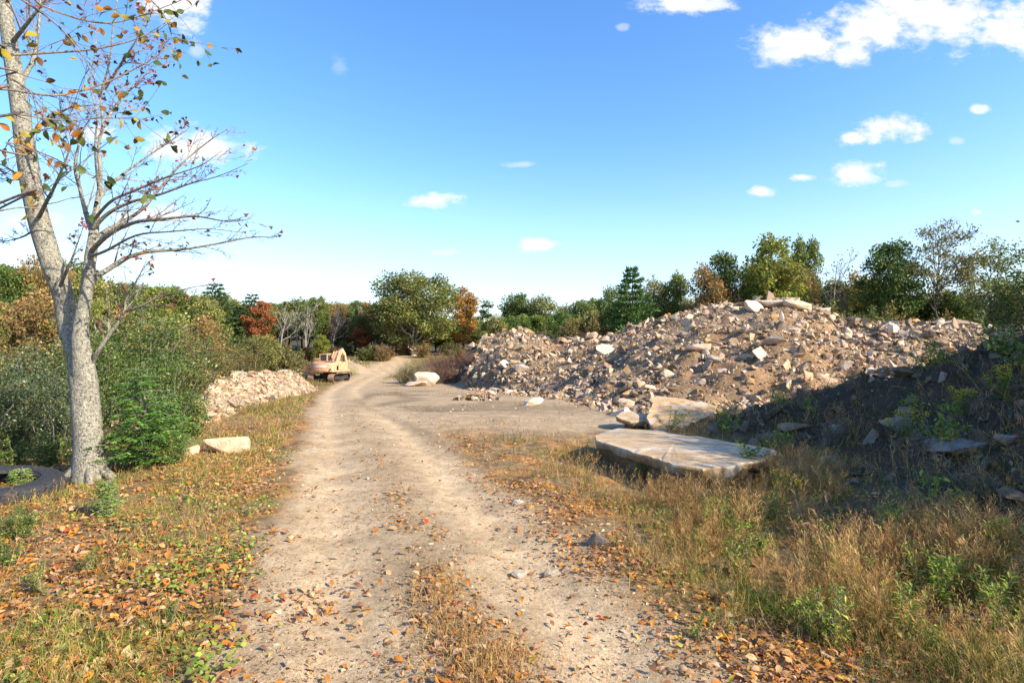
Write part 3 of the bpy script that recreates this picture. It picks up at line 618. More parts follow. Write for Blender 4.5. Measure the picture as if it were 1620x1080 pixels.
# ------------------------------------------------------------------ old tyre lying at the left
def tyre():
    x, y, z = at(-12, 8.35)
    prof = []
    Ro, Ri, Wd = .86, .50, .46
    for a in np.linspace(0, 2*np.pi, 25)[:-1]:
        ca, sa = math.cos(a), math.sin(a); e = .45
        prof.append(((Ro+Ri)/2+math.copysign(abs(ca)**e, ca)*(Ro-Ri)/2, math.copysign(abs(sa)**e, sa)*Wd/2))
    root = thing('tyre', 'big worn black loader tyre lying flat at the foot of the grey maple', 'tyre', (x, y, -.19), (R_(3), R_(4), .3))
    n = 64; m = len(prof); V = np.array([(p[0]*math.cos(t), p[0]*math.sin(t), p[1]) for t in np.linspace(0, 2*np.pi, n+1)[:-1] for p in prof])
    Fq = np.array([[i*m+j, ((i+1) % n)*m+j, ((i+1) % n)*m+(j+1) % m, i*m+(j+1) % m] for i in range(n) for j in range(m) if not (10 <= j <= 13)])
    link('casing', mesh_of('casing', [(V, Fq, np.ones(3))], True), RUBBER, root)
    rings = [tube(np.array([(r0*math.cos(t), r0*math.sin(t), zz) for t in np.linspace(0, 2*np.pi, 49)]), [.012]*49, 6) for r0, zz in ((.56, .222), (.76, .222))]
    link('sidewall_rib', mesh_of('sidewall_rib', [(v, f, np.ones(3)) for v, f in rings], True), RUBBER, root, kind='stuff')
    me = None
    for i in range(30):
        t = i/30*6.283
        if me is None: me = mesh_of('tread_lug', [(*box(.865, 0, 0, .05, .10, .40, np.array([[1, 0, 0], [0, .94, .34], [0, -.34, .94]])), np.ones(3))]); me.materials.append(RUBBER)
        link('tread_lug', me, None, root, rot=(0, 0, t))
tyre()

# ------------------------------------------------------------------ leaves and branches
LEAFQ = (np.array([[0, 0, 0], [.34, .45, .06], [0, 1, -.08], [-.34, .45, .06]]), np.array([[0, 1, 2, 3]]))          # far foliage: a small bent blade
def leafshape(wd=.32, curl=.12, n=4):
    ys = np.linspace(0, 1, n+1); V = []
    for i, y in enumerate(ys):
        hw = wd*float(np.interp(y, [0, .12, .3, .5, .7, .88, 1], [.06, .55, .95, 1, .8, .42, .03])); z = -curl*(y-.4)**2*4
        V += [[-hw, y, z+curl*.6*hw/wd], [0, y, z], [hw, y, z+curl*.6*hw/wd]]
    Fq = [[i*3+k, i*3+k+1, i*3+k+4, i*3+k+3] for i in range(n) for k in (0, 1)]
    return np.array(V), np.array(Fq)
NEARLEAF = leafshape(.30, .12, 3)
def maple_leaf():
    o = np.array([(0, 0), (.12, .1), (.42, .02), (.33, .24), (.52, .46), (.25, .45), (.22, .62), (0, 1), (-.22, .62), (-.25, .45), (-.52, .46), (-.33, .24), (-.42, .02), (-.12, .1)], float)
    V = np.array([(x, y, .12*x*x*3-.1*(y-.4)**2) for x, y in o]+[(0, .35, -.02)]); n = len(o)
    return V, np.array([[i, (i+1) % n, n] for i in range(n)])
MAPLELEAF = maple_leaf()
def rand_orient(n, r, up=.55, tilt=1.0):
    """leaf blades: normals spread about upward"""
    nn = r.normal(size=(n, 3)); nn[:, 2] = np.abs(nn[:, 2])*.8+up; nn /= np.linalg.norm(nn, axis=1, keepdims=True)
    return align(nn)@rotm(np.zeros(n), np.zeros(n), r.random(n)*6.283)
def leaves_at(pos, sz, pal, r, shape=LEAFQ, up=.5, jit=.3):
    V, Fc = shape; v, f = scat(V, Fc, pos, rand_orient(len(pos), r, up), sz*(.7+.6*r.random(len(pos))))
    return v, f, percol(pick(pal, len(pos), r, jit), len(V))
def wander(p0, p1, r, k=5, amp=.08, sag=0):
    t = np.linspace(0, 1, k)[:, None]; L = np.linalg.norm(np.subtract(p1, p0)); P = np.array(p0)*(1-t)+np.array(p1)*t
    P = P+r.normal(size=(k, 3))*amp*L*np.sin(np.pi*t)*.6; P[:, 2] += sag*L*np.sin(np.pi*t[:, 0]); return P
GREEN = [((.030, .055, .014), 4), ((.055, .085, .02), 4), ((.09, .115, .028), 2), ((.14, .13, .03), .8)]
OLIVE = [((.075, .085, .022), 4), ((.12, .12, .035), 4), ((.17, .14, .04), 2), ((.05, .06, .02), 2)]
YELLOW = [((.13, .135, .025), 3), ((.09, .11, .022), 4), ((.20, .16, .025), 1.5), ((.06, .08, .02), 2)]
ORANGEP = [((.24, .115, .025), 4), ((.19, .085, .02), 2), ((.28, .16, .03), 2), ((.11, .09, .025), 3)]
RUST = [((.18, .058, .022), 4), ((.13, .042, .02), 3), ((.22, .085, .025), 2), ((.10, .055, .025), 2)]
BROWN = [((.15, .085, .035), 4), ((.20, .12, .04), 3), ((.10, .07, .03), 3), ((.10, .105, .03), 3)]
BARE = [((.24, .19, .15), 3), ((.17, .12, .09), 2)]
def broadleaf(seed, Hh, Wd, clear, nb, nl, ls, pal, rb=.24, dens=.45, bark=None, tr=.16, droop=0, twig=5, shell=.42, cone=1.0, kind='tree'):
    """trunk mesh with limbs and a crown mesh of leaf blades gathered into clumps, with gaps between them"""
    r = np.random.default_rng(seed); zc = Hh*clear; ch = Hh-zc
    cen = []
    for _ in range(4000):
        p = r.uniform(-1, 1, 3); q = np.linalg.norm(p)
        if q > 1 or q < dens*r.random(): continue
        wz = 1-(max(p[2], 0)**2)*.2*cone; c = np.array([p[0]*Wd/2*(1-rb)*wz, p[1]*Wd/2*(1-rb)*wz, zc+ch*(.5+.5*p[2]*(1-rb*.6))])
        if all(np.linalg.norm(c-o) > rb*Wd*.55 for o in cen): cen.append(c)
        if len(cen) >= nb: break
    cen = np.array(cen); lean = r.normal(size=2)*.03*Hh
    top = np.array([lean[0], lean[1], Hh*.82]); tp = wander((0, 0, -.3), top, r, 9, .035); rad = tr*np.linspace(1, .18, 9); rad[0] *= 1.5
    parts = [(*tube(tp, rad, 7, .1, seed), np.ones(3))]; tips = []
    for c in cen:
        h = np.clip(c[2]-np.hypot(c[0], c[1])*.75, zc*.55, Hh*.75); f = (h+.3)/(Hh*.82+.3); i = f*8; a = tp[int(i)]+(tp[min(int(i)+1, 8)]-tp[int(i)])*(i-int(i))
        P = wander(a, c, r, 6, .10, .10); r0 = tr*(1-.8*f)*.5; parts.append((*tube(P, np.linspace(r0, .02, 6), 5), np.ones(3)))
        for _ in range(twig):
            d = r.normal(size=3); d[2] = abs(d[2])*.8; d /= np.linalg.norm(d); b = P[r.integers(3, 6)]
            parts.append((*tube(wander(b, c+d*rb*Wd*.5*np.array([1, 1, .8]), r, 4, .12), np.linspace(.025, .008, 4), 3), np.ones(3)))
    crown = []
    if nl:
        per = nl//len(cen); R0 = rb*Wd*.5
        pos = []; 
        for c in cen:
            d = r.normal(size=(per, 3)); d /= np.linalg.norm(d, axis=1, keepdims=True); q = r.random((per, 1))**shell*(1+.28*fbm(d[:, 0]*2+c[0], d[:, 1]*2+d[:, 2]*1.7+c[1], 1, 3, seed)[:, None])
            s = np.array([1, 1, .72])*(.75+.5*r.random()); pos.append(c+d*q*R0*s+np.array([0, 0, -droop*R0])*(q**2))
        pos = np.concatenate(pos); cl = np.repeat(r.random(len(cen)), per)
        v, f, c = leaves_at(pos, ls, pal, r); tint = np.repeat((.82+.36*cl)[:, None], 4, 0); crown.append((v, f, np.clip(c*tint, 0, 1)))
    return dict(trunk=mesh_of('trunk', parts, True), crown=mesh_of('crown', crown) if crown else None, H=Hh, W=Wd, bark=bark or BARK_FAR, leaf=FARLEAF)
def bare(seed, Hh, Wd, n=260, bark=None, tr=.13, leaf=0):
    """leafless grey tree: limbs that fork three times into fine twigs"""
    r = np.random.default_rng(seed); parts = []; ends = []
    def grow(p, d, L, rad, lev):
        k = 5; P = [p]
        for i in range(k):
            d = d+r.normal(size=3)*.13+np.array([0, 0, .05]); d /= np.linalg.norm(d); P.append(P[-1]+d*L/k)
        parts.append((*tube(np.array(P), np.linspace(rad, rad*.35, k+1), 6 if lev == 0 else 3), np.ones(3)))
        if lev == 3: ends.append(P[-1]); return
        m = (9, 5, 4)[lev]
        for j in range(m):
            f = .35+.65*(j+r.random())/m; a = np.array(P[min(int(f*k), k)]); s = r.normal(size=3); s[2] = abs(s[2])*.3; s -= d*(s@d); s /= np.linalg.norm(s)+1e-6
            grow(a, d*.75+s*(.75 if lev else .6), L*(.48 if lev == 0 else .55)*(1.15-.4*f), rad*.42, lev+1)
    grow(np.array([0, 0, -.3]), np.array([0, 0, 1.]), Hh*.72, tr, 0)
    cr = None
    if leaf:
        e = np.array(ends); e = e[r.random(len(e)) < leaf]; e = np.repeat(e, 5, 0)+r.normal(size=(len(e)*5, 3))*.28
        cr = mesh_of('crown', [leaves_at(e, .24, BROWN, r)])
    return dict(trunk=mesh_of('trunk', parts), crown=cr, H=Hh, W=Wd, bark=bark or BARK_PALE, leaf=LEAF)
def pine(seed, Hh, Wd, pal, nl=5200, ls=.42, whorl=15, clear=.06):
    r = np.random.default_rng(seed); parts = [(*tube(wander((0, 0, -.3), (0, 0, Hh*.99), r, 8, .01), np.linspace(.2, .02, 8), 7), np.ones(3))]; pos = []; ups = []
    for k in range(whorl):
        f = clear+(1-clear)*(k/whorl)**.95; z = Hh*f; L = Wd/2*(1-f)**.75*(.8+.35*r.random())+.15
        for j in range(6):
            a = 6.283*(j+r.random()*.7)/6; l = L*(.65+.5*r.random()); e = np.array([math.cos(a)*l, math.sin(a)*l, z+l*(.22-.25*(1-f))]); b = np.array([0, 0, z-.05*l]); P = wander(b, e, r, 5, .05, -.05)
            parts.append((*tube(P, np.linspace(.05*(1-f)+.015, .008, 5), 3), np.ones(3)))
            m = max(int(nl/whorl/6*(l/Wd*2.6)), 5); t = .25+.75*r.random(m)**.7; q = np.array([np.interp(t, np.linspace(0, 1, 5), P[:, c]) for c in range(3)]).T
            sp = l*.20*(1.1-t*.6); q += r.normal(size=(m, 3))*sp[:, None]*np.array([1, 1, .32]); pos.append(q)
    pos = np.concatenate(pos); n = len(pos); out = pos*np.array([1, 1, 0]); out /= np.linalg.norm(out, axis=1, keepdims=True)+1e-6
    V = np.array([[0, 0, 0], [.10, .5, 0], [0, 1, .05], [-.10, .5, 0]]); Fq = LEAFQ[1]
    yv = out+r.normal(size=(n, 3))*.45+np.array([0, 0, .25]); yv /= np.linalg.norm(yv, axis=1, keepdims=True); nn = r.normal(size=(n, 3))*.6+np.array([0, 0, 1.]); xv = np.cross(yv, nn); xv /= np.linalg.norm(xv, axis=1, keepdims=True)
    v, f = scat(V*np.array([1.6, 1, 1]), Fq, pos, np.stack([xv, yv, np.cross(xv, yv)], -1), ls*(.7+.6*r.random(n)))
    return dict(trunk=mesh_of('trunk', parts), crown=mesh_of('crown', [(v, f, percol(pick(pal, n, r, .3), 4))]), H=Hh, W=Wd, bark=BARK_FAR, leaf=NEEDLE)
def bush(seed, Hh, Wd, nl, ls, pal, stems=14, shape=LEAFQ, low=.0, up=.4, lobes=9, tip=0.35):
    """many stems from the ground with leaves along and about them; lobed, ragged outline"""
    r = np.random.default_rng(seed); parts = []; pos = []
    for k in range(stems):
        a = r.random()*6.283; q = math.sqrt(r.random()); e = np.array([math.cos(a)*q*Wd/2, math.sin(a)*q*Wd/2, Hh*(1-.5*q*q)*(.7+.42*r.random())]); b = np.array([math.cos(a)*q*Wd*.16, math.sin(a)*q*Wd*.16, -.1])
        P = wander(b, e, r, 6, .07, .06); parts.append((*tube(P, np.linspace(.012*Hh, .003, 6), 4), np.ones(3)))
        m = nl//stems//5
        for j in range(5):
            t = low+(1-low)*(j+r.random())/5; c = np.array([np.interp(t, np.linspace(0, 1, 6), P[:, i]) for i in range(3)]); d = r.normal(size=3); d[2] = abs(d[2])*.7; d /= np.linalg.norm(d); l = Hh*(.12+.18*r.random()); e2 = c+d*l
            parts.append((*tube(wander(c, e2, r, 3, .1), [.006, .004, .002], 3), np.ones(3)))
            tt = r.random((m, 1)); pos.append(c+(e2-c)*tt*1.1+r.normal(size=(m, 3))*Hh*.055)
    pos = np.concatenate(pos); pos = pos[pos[:, 2] > .02]
    v, f, c = leaves_at(pos, ls, pal, r, shape, up, .35)
    return dict(trunk=mesh_of('stems', parts), crown=mesh_of('foliage', [(v, f, c)]), H=Hh, W=Wd, bark=BARK_TWIG, leaf=LEAF)
def true_size(pr):
    if 'ok' not in pr:
        me = pr['crown'] or pr['trunk']; a = np.empty(len(me.vertices)*3, np.float32); me.vertices.foreach_get('co', a); a = a.reshape(-1, 3)
        pr['H'] = float(np.quantile(a[:, 2], .995)); pr['W'] = 2*float(np.quantile(np.hypot(a[:, 0], a[:, 1]), .95)); pr['ok'] = 1
    return pr
def put(pr, name, label, cat, x, y, h, wd=None, group=None, rz=None, col=(1, 1, 1), sink=0.0):
    true_size(pr); s = h/pr['H']; sx = (wd/pr['W']) if wd else s
    root = thing(name, label, cat, (x, y, float(H(x, y))-sink), (0, 0, rng.random()*6.28 if rz is None else rz), (sx, sx, s), group)
    link(pr['trunk'].name.split('.')[0], pr['trunk'], pr['bark'], root)
    if pr['crown']:
        c = link(pr['crown'].name.split('.')[0], pr['crown'], pr['leaf'], root); c.color = (*col, 1)
    return root
def tree_px(pr, name, label, px, top, d, wpx=None, cat='tree', **k):
    x, y, z = at(px, d); h = CAM_Z+(PY-top)/F*d-z
    return put(pr, name, label, cat, x, y, max(h, .3), wpx/F*d if wpx else None, **k)
# kinds of tree
OAK = broadleaf(1, 14, 15, .07, 90, 26000, .32, OLIVE+[((.05, .075, .02), 3)], .2, .5, BARK_PALE, .36, twig=3)
GA = broadleaf(2, 13, 9, .2, 36, 10500, .32, GREEN, .29); GB = broadleaf(3, 12, 8, .22, 26, 8500, .32, GREEN[1:]+OLIVE[:1], .31); GC = broadleaf(4, 14, 10, .25, 40, 10500, .32, GREEN, .26)
OL = broadleaf(5, 11, 9, .12, 34, 10000, .30, OLIVE, .29); YE = broadleaf(6, 12, 8, .15, 30, 9000, .30, YELLOW, .29); OR = broadleaf(7, 12, 7, .12, 28, 8500, .28, ORANGEP, .29)
RU = broadleaf(8, 12, 7.5, .14, 28, 8500, .28, RUST, .25); BR = broadleaf(9, 10, 9, .1, 32, 8500, .28, BROWN, .28)
THIN = broadleaf(10, 14, 8, .3, 26, 2300, .26, OLIVE+BROWN[:1], .24, twig=8, tr=.15)
SLIM = broadleaf(12, 13, 3.6, .3, 12, 1500, .3, GREEN, .4, twig=4, tr=.10)
TALL = broadleaf(13, 15, 11, .38, 50, 3300, .26, [((.11, .095, .03), 3), ((.08, .09, .028), 4), ((.15, .10, .035), 1.5)], .2, .75, BARK_FAR, .2, twig=9, shell=.6)
OPEN = broadleaf(14, 13, 11, .34, 42, 4200, .28, [((.07, .09, .025), 3), ((.12, .12, .03), 3)], .2, .8, BARK_FAR, .17, twig=8, shell=.6)
PINE = pine(15, 10, 7, [((.045, .085, .022), 4), ((.065, .11, .028), 3), ((.03, .055, .018), 3)], 13000, .5)
PINE2 = pine(16, 11, 5.5, [((.035, .06, .022), 4), ((.055, .085, .028), 3)], 5000, .5, 13, .2)
BA = bare(17, 12, 7); BB = bare(18, 11, 6, tr=.11, leaf=.12); BC = bare(19, 12, 6, tr=.12, bark=BARK_TWIG, leaf=.25)
SNAG = bare(20, 10, 4, tr=.16)
BUSHG = bush(30, 2.5, 3, 3000, .17, GREEN[1:]+OLIVE, 16); BUSHO = bush(31, 2.4, 3, 3000, .17, OLIVE+BROWN[:2], 16); BUSHB = bush(32, 2.2, 3, 2600, .15, BROWN, 16)
REDB = bush(33, 2.0, 3.2, 5200, .14, [((.13, .055, .035), 4), ((.18, .085, .05), 3), ((.09, .045, .03), 3)], 40, (np.array([[0, 0, 0], [.05, .5, 0], [0, 1.4, 0], [-.05, .5, 0]]), LEAFQ[1]), up=.1)
GREYB = bush(34, 1.6, 2.6, 4200, .13, [((.15, .12, .05), 4), ((.19, .15, .065), 3), ((.09, .085, .03), 3)], 36, (np.array([[0, 0, 0], [.06, .5, 0], [0, 1.3, 0], [-.06, .5, 0]]), LEAFQ[1]), up=.1)
# the trees one by one: (kind, name, label, px, top row, distance, width px)
NAMED = [
 (OAK, 'oak_tree', 'big round olive-green oak with two pale trunks at the bend of the track', 655, 434, 104, 138),
 (PINE, 'pine_tree', 'bright green feathery pine behind the middle of the rubble mound', 1000, 426, 60, 84),
 (RU, 'maple_tree', 'rust red tree standing in the left woods behind the pale stone ridge', 408, 478, 92, 50),
 (OR, 'tree', 'tall orange and gold tree just right of the big round oak', 733, 456, 112, 52),
 (SLIM, 'tree', 'slim dark green tree alone between the orange tree and the left hump', 771, 474, 108, 28),
 (SNAG, 'dead_tree', 'bare pale dead trunk standing right of the slim dark tree', 790, 488, 112, 14),
 (GA, 'tree', 'domed dark green tree above the left hump of the mound', 818, 466, 104, 60),
 (OL, 'tree', 'bushy green tree with some orange right of the domed tree above the hump', 858, 470, 100, 66),
 (OL, 'tree', 'dull green tree over the saddle of the mound', 896, 484, 96, 46),
 (GB, 'tree', 'grey green tree left of the feathery pine', 930, 474, 92, 62),
 (GA, 'tree', 'dark bushy tree leaning against the left side of the feathery pine', 967, 456, 70, 46),
 (OL, 'tree', 'brown-topped tree right behind the feathery pine', 1034, 444, 66, 52),
 (GB, 'tree', 'small pale green tree in front of dead branches on the mound rim', 1068, 434, 66, 44),
 (BC, 'dead_tree', 'twiggy half-dead tree between pale green trees on the mound rim', 1090, 436, 68, 46),
 (GC, 'tree', 'dark green broad tree left of the yellow-green tree on the mound rim', 1144, 402, 62, 66),
 (YE, 'tree', 'tallest yellow-green tree above the mound summit', 1222, 376, 60, 92),
 (GB, 'tree', 'dark green tree tight behind the yellow-green summit tree', 1272, 380, 64, 50),
 (BB, 'tree', 'thin twiggy brownish tree right of the summit trees', 1322, 394, 62, 70),
 (BR, 'tree', 'pinkish brown tree right of the thin twiggy tree', 1352, 434, 64, 60),
 (GC, 'tree', 'tall dark green tree with layered crown left of the tall open tree', 1412, 384, 56, 92),
 (TALL, 'tree', 'tallest open-crowned tree with a straight dark trunk on the right', 1488, 349, 54, 108),
 (OPEN, 'tree', 'spreading see-through tree right of the tallest open-crowned tree', 1566, 380, 54, 96),
 (OL, 'tree', 'olive tree cut by the right edge behind the mound', 1612, 446, 52, 80),
 (OR, 'tree', 'orange and green tree left of the big round oak behind the bare trees', 580, 480, 116, 34),
 (GC, 'tree', 'dark green tree left of the orange tree by the bend', 563, 476, 118, 32),
 (BA, 'bare_tree', 'grey leafless tree right of the rust red tree', 446, 482, 98, 54),
 (BA, 'bare_tree', 'grey leafless tree behind the excavator cab', 528, 486, 104, 50),
 (BB, 'bare_tree', 'brownish leafless tree between the rust red tree and the excavator', 486, 474, 100, 46),
 (GB, 'tree', 'dark narrow tree rising between the leafless trees', 504, 470, 106, 34),
 (PINE2, 'pine_tree', 'dark layered pine on the skyline above the left woods', 340, 450, 104, 70),
 (PINE2, 'pine_tree', 'dark pine showing behind the rust red tree', 398, 466, 108, 56),
 (BR, 'tree', 'orange brown tree topping the skyline at the far left', 48, 407, 70, 66),
 (GA, 'tree', 'dark green tree at the far left end of the skyline', 8, 424, 76, 60),
 (RU, 'shrub', 'dark red small tree at the left foot of the big round oak', 572, 520, 104, 34),
 (YE, 'tree', 'gold and yellow sapling under the leafless trees behind the excavator', 508, 530, 92, 26),
]
for pr, nm, lb, px, top, d, wp in NAMED:
    tree_px(pr, nm, lb, px, top, d, wp, cat='shrub' if nm == 'shrub' else 'tree')
DESC = {id(GA): 'dark rounded tree', id(GB): 'loose green tree', id(GC): 'broad green tree', id(OL): 'olive green tree', id(YE): 'yellow green tree', id(BR): 'brown-leaved tree', id(BA): 'grey leafless tree', id(BB): 'thin grey tree', id(BC): 'twiggy brown tree', id(BUSHG): 'green leafy shrub', id(BUSHO): 'olive brown shrub', id(BUSHB): 'rusty brown shrub'}
MARKS = [(20, 'tyre'), (140, 'grey maple'), (250, 'hemlock sapling'), (340, 'dark layered pine'), (408, 'rust red tree'), (456, 'stone ridge tip'), (523, 'excavator'), (580, 'dark red shrub'), (655, 'big round oak'), (733, 'orange gold tree'), (771, 'slim dark tree'), (820, 'left mound hump'), (930, 'mound saddle'), (1000, 'feathery pine'), (1090, 'half-dead twiggy tree'), (1144, 'broad rim tree'), (1222, 'mound summit'), (1322, 'thin twiggy tree'), (1412, 'layered dark tree'), (1488, 'tallest open tree'), (1566, 'see-through tree'), (1650, 'right edge bush')]
SAID = {}
def say(pr, px, where):
    mk = min(MARKS, key=lambda m: abs(m[0]-px)); side = 'behind' if abs(mk[0]-px) < 9 else ('left of' if px < mk[0] else 'right of')
    t = f'{DESC[id(pr)]} {where}, {side} the {mk[1]}' if len(f'{DESC[id(pr)]} {where} {mk[1]}'.split()) < 12 else f'{DESC[id(pr)]} {side} the {mk[1]}, {where}'.replace(' by the oak', '').replace(' in the saddle', '').replace(', in the woods behind the mound', ', behind the mound'); SAID[t] = SAID.get(t, 0)+1
    return t if SAID[t] == 1 else ('second', 'third', 'fourth', 'fifth')[min(SAID[t]-2, 3)]+' '+t
WHERE = {51: 'in the far left woods', 52: 'fronting the autumn woods', 62: 'deep in the autumn woods', 53: 'beyond the bend', 54: 'in the woods behind the mound', 55: 'low along the mound rim', 56: 'in the near left woods', 57: 'on the meadow edge', 58: 'at the foot of the woods', 59: 'on the mound rim', 60: 'behind the right mound end'}
def fill(seed, n, px0, px1, rows, d0, d1, kinds, wlo, whi, label, group, name='tree', cat='tree'):
    r = np.random.default_rng(seed)
    for i in range(n):
        px = px0+(px1-px0)*(i+.9*r.random())/n; rr = np.interp(px, rows[0], rows[1])+r.normal()*7; d = r.uniform(d0, d1)
        v = .8+.4*r.random(); pk = kinds[int(r.integers(len(kinds)))]; tree_px(pk, name, say(pk, px, WHERE[seed]), px, rr, d, r.uniform(wlo, whi), cat=cat, group=group, col=(v*(.92+.16*r.random()), v, v*(.9+.2*r.random())), sink=.2)
SKYL = ([-120, 0, 100, 200, 300, 400, 600, 760], [420, 430, 428, 447, 460, 472, 492, 500])
fill(51, 24, -90, 330, SKYL, 66, 92, [GA, GB, OL, BR, OL, YE], 60, 95, 'mixed green and brown tree in the far row of the left woods', 'far row of trees in the left woods')
fill(52, 20, 330, 640, ([330, 640], [480, 486]), 108, 116, [BA, BB, GB, OL, BC, BR], 40, 62, 'half bare autumn tree in the woods behind the excavator', 'autumn woods behind the excavator')
fill(62, 20, 320, 640, ([320, 640], [478, 488]), 118, 132, [GA, GB, OL, BR, OL], 56, 80, '', 'back row of the woods behind the excavator')
fill(53, 12, 640, 800, ([640, 700, 800], [490, 500, 520]), 116, 130, [GA, GB, OL, BR], 50, 66, 'green and brown tree in the woods behind the big round oak', 'woods behind the big round oak')
fill(54, 18, 780, 1120, ([780, 900, 1000, 1120], [500, 500, 490, 470]), 82, 104, [GA, OL, GB, OL], 46, 66, 'dark green tree filling the woods behind the middle of the mound', 'woods behind the middle of the mound')
fill(55, 15, 1100, 1640, ([1100, 1150, 1250, 1330, 1450, 1640], [450, 430, 412, 446, 462, 472]), 58, 70, [OL, GB, BR, GA, YE], 60, 90, 'low green and gold tree in the understory along the mound rim', 'understory along the mound rim')
fill(56, 18, -110, 330, ([-110, 0, 150, 330], [465, 470, 490, 505]), 36, 58, [BR, OL, BR, BB, YE], 70, 110, 'brown and olive small tree in the near row of the left woods', 'near row of trees in the left woods')
fill(57, 16, 250, 480, ([250, 330, 480], [500, 520, 545]), 56, 84, [BUSHG, BUSHO, BUSHG, OL], 40, 70, 'bushy olive shrub on the edge of the meadow behind the pale stone ridge', 'shrubs on the meadow edge', 'shrub', 'shrub')
fill(58, 12, 480, 760, ([480, 760], [546, 540]), 90, 108, [BUSHG, BUSHO, BUSHB], 26, 44, 'low shrub along the foot of the woods at the bend of the track', 'low shrubs at the bend', 'shrub', 'shrub')
fill(59, 16, 830, 1340, ([830, 930, 1000, 1100, 1240, 1340], [510, 508, 492, 470, 462, 478]), 66, 74, [BUSHG, BUSHO, BUSHB, BUSHG], 34, 56, 'leafy shrub growing along the back rim of the mound', 'shrubs on the mound rim', 'shrub', 'shrub')
fill(60, 12, 1300, 1640, ([1300, 1400, 1640], [474, 490, 505]), 44, 50, [BUSHO, BUSHB, BUSHG], 44, 70, 'yellow brown shrub growing behind the right end of the mound', 'shrubs behind the right end of the mound', 'shrub', 'shrub')
# dry bushes at the bend
for px, row, wpx, d, pr, lb in ((716, 551, 66, 61, REDB, 'red brown dry bush at the left toe of the mound'), (688, 562, 52, 60, REDB, 'lower red brown dry bush left of the taller one at the mound toe'), (744, 556, 40, 60, REDB, 'red brown dry bush climbing the left toe of the mound'), (660, 572, 42, 60, GREYB, 'grey green dry bush at the left end of the red brown bushes'), (640, 578, 30, 60, GREYB, 'small grey green dry bush nearest the bend of the track'),
                             (455, 574, 36, 70, REDB, 'rusty dry weeds by the small pile left of the excavator'), (488, 570, 34, 69, REDB, 'rusty dry weeds just behind the excavator on its left'), (930, 522, 40, 61, REDB, 'reddish dry weeds on the little knoll behind the saddle')):
    tree_px(pr, 'dry_bush', lb, px, row, d, wpx, cat='bush')

# ------------------------------------------------------------------ near bushes on the left
NL = leafshape(.26, .1, 2)
SILV = [((.075, .10, .045), 5), ((.11, .14, .065), 4), ((.26, .29, .2), .9), ((.05, .07, .025), 4), ((.2, .19, .05), .6)]
LUSH = [((.06, .10, .02), 5), ((.10, .14, .03), 4), ((.035, .06, .015), 4), ((.2, .2, .05), .8), ((.3, .32, .18), .35)]
S1 = bush(40, 2.6, 3.0, 12000, .075, SILV, 22, NL); S2 = bush(41, 3.0, 3.2, 13000, .08, LUSH, 22, NL); S3 = bush(42, 1.0, 1.4, 2600, .075, LUSH+[((.25, .24, .04), 2)], 14, NL)
S4 = bush(43, 2.4, 3.0, 9000, .09, OLIVE+SILV[:1]+BROWN[:2], 20, NL)
for px, top, d, wpx, pr, lb in (
    (40, 552, 12.5, 150, S1, 'dense silver green bush behind the tyre'), (-50, 560, 11, 170, S1, 'silver green bush cut by the left edge'), (105, 572, 11.2, 100, S1, 'silver green bush just left of the maple trunk'),
    (215, 488, 14.5, 190, S2, 'tall glossy green bush right behind the maple trunk'), (150, 520, 13.5, 120, S2, 'dark green bush seen through the maple fork'), (290, 535, 17, 120, S4, 'tall silvery bush at the near end of the pale stone ridge'),
    (255, 560, 12.2, 130, S2, 'glossy bush between the hemlock sapling and the stone ridge'), (325, 545, 24, 110, S4, 'olive bush overtopping the middle of the pale stone ridge'), (385, 548, 33, 90, S4, 'olive bush behind the crest of the pale stone ridge'), (300, 620, 12.8, 70, S3, 'small yellow green bush at the near toe of the stone ridge'),
    (60, 545, 21, 170, S4, 'brownish olive bush far left behind the silver green bushes'), (-30, 535, 24, 190, S4, 'brownish olive bush at the left edge of the thicket'), (170, 522, 24, 160, S4, 'olive bush in the back of the thicket beyond the maple'), (265, 512, 28, 150, S4, 'dull olive bush at the back right of the thicket')):
    tree_px(pr, 'bush', lb, px, top, d, wpx, cat='bush')
for px, row, h, pr, lb in ((20, 738, .5, S3, 'low leafy green weed behind the tyre'), (80, 735, .55, S3, 'bright green weed between the tyre and the maple'), (270, 735, .5, S3, 'yellow green seedling bush at the foot of the hemlock'), (-10, 905, .35, S3, 'low bright weed at the lower left edge'), (35, 850, .32, S3, 'bright green low weed in the leaves below the tyre')):
    x, y, z = hit(px, row); put(pr, 'weed', lb, 'weed', x, y, h)
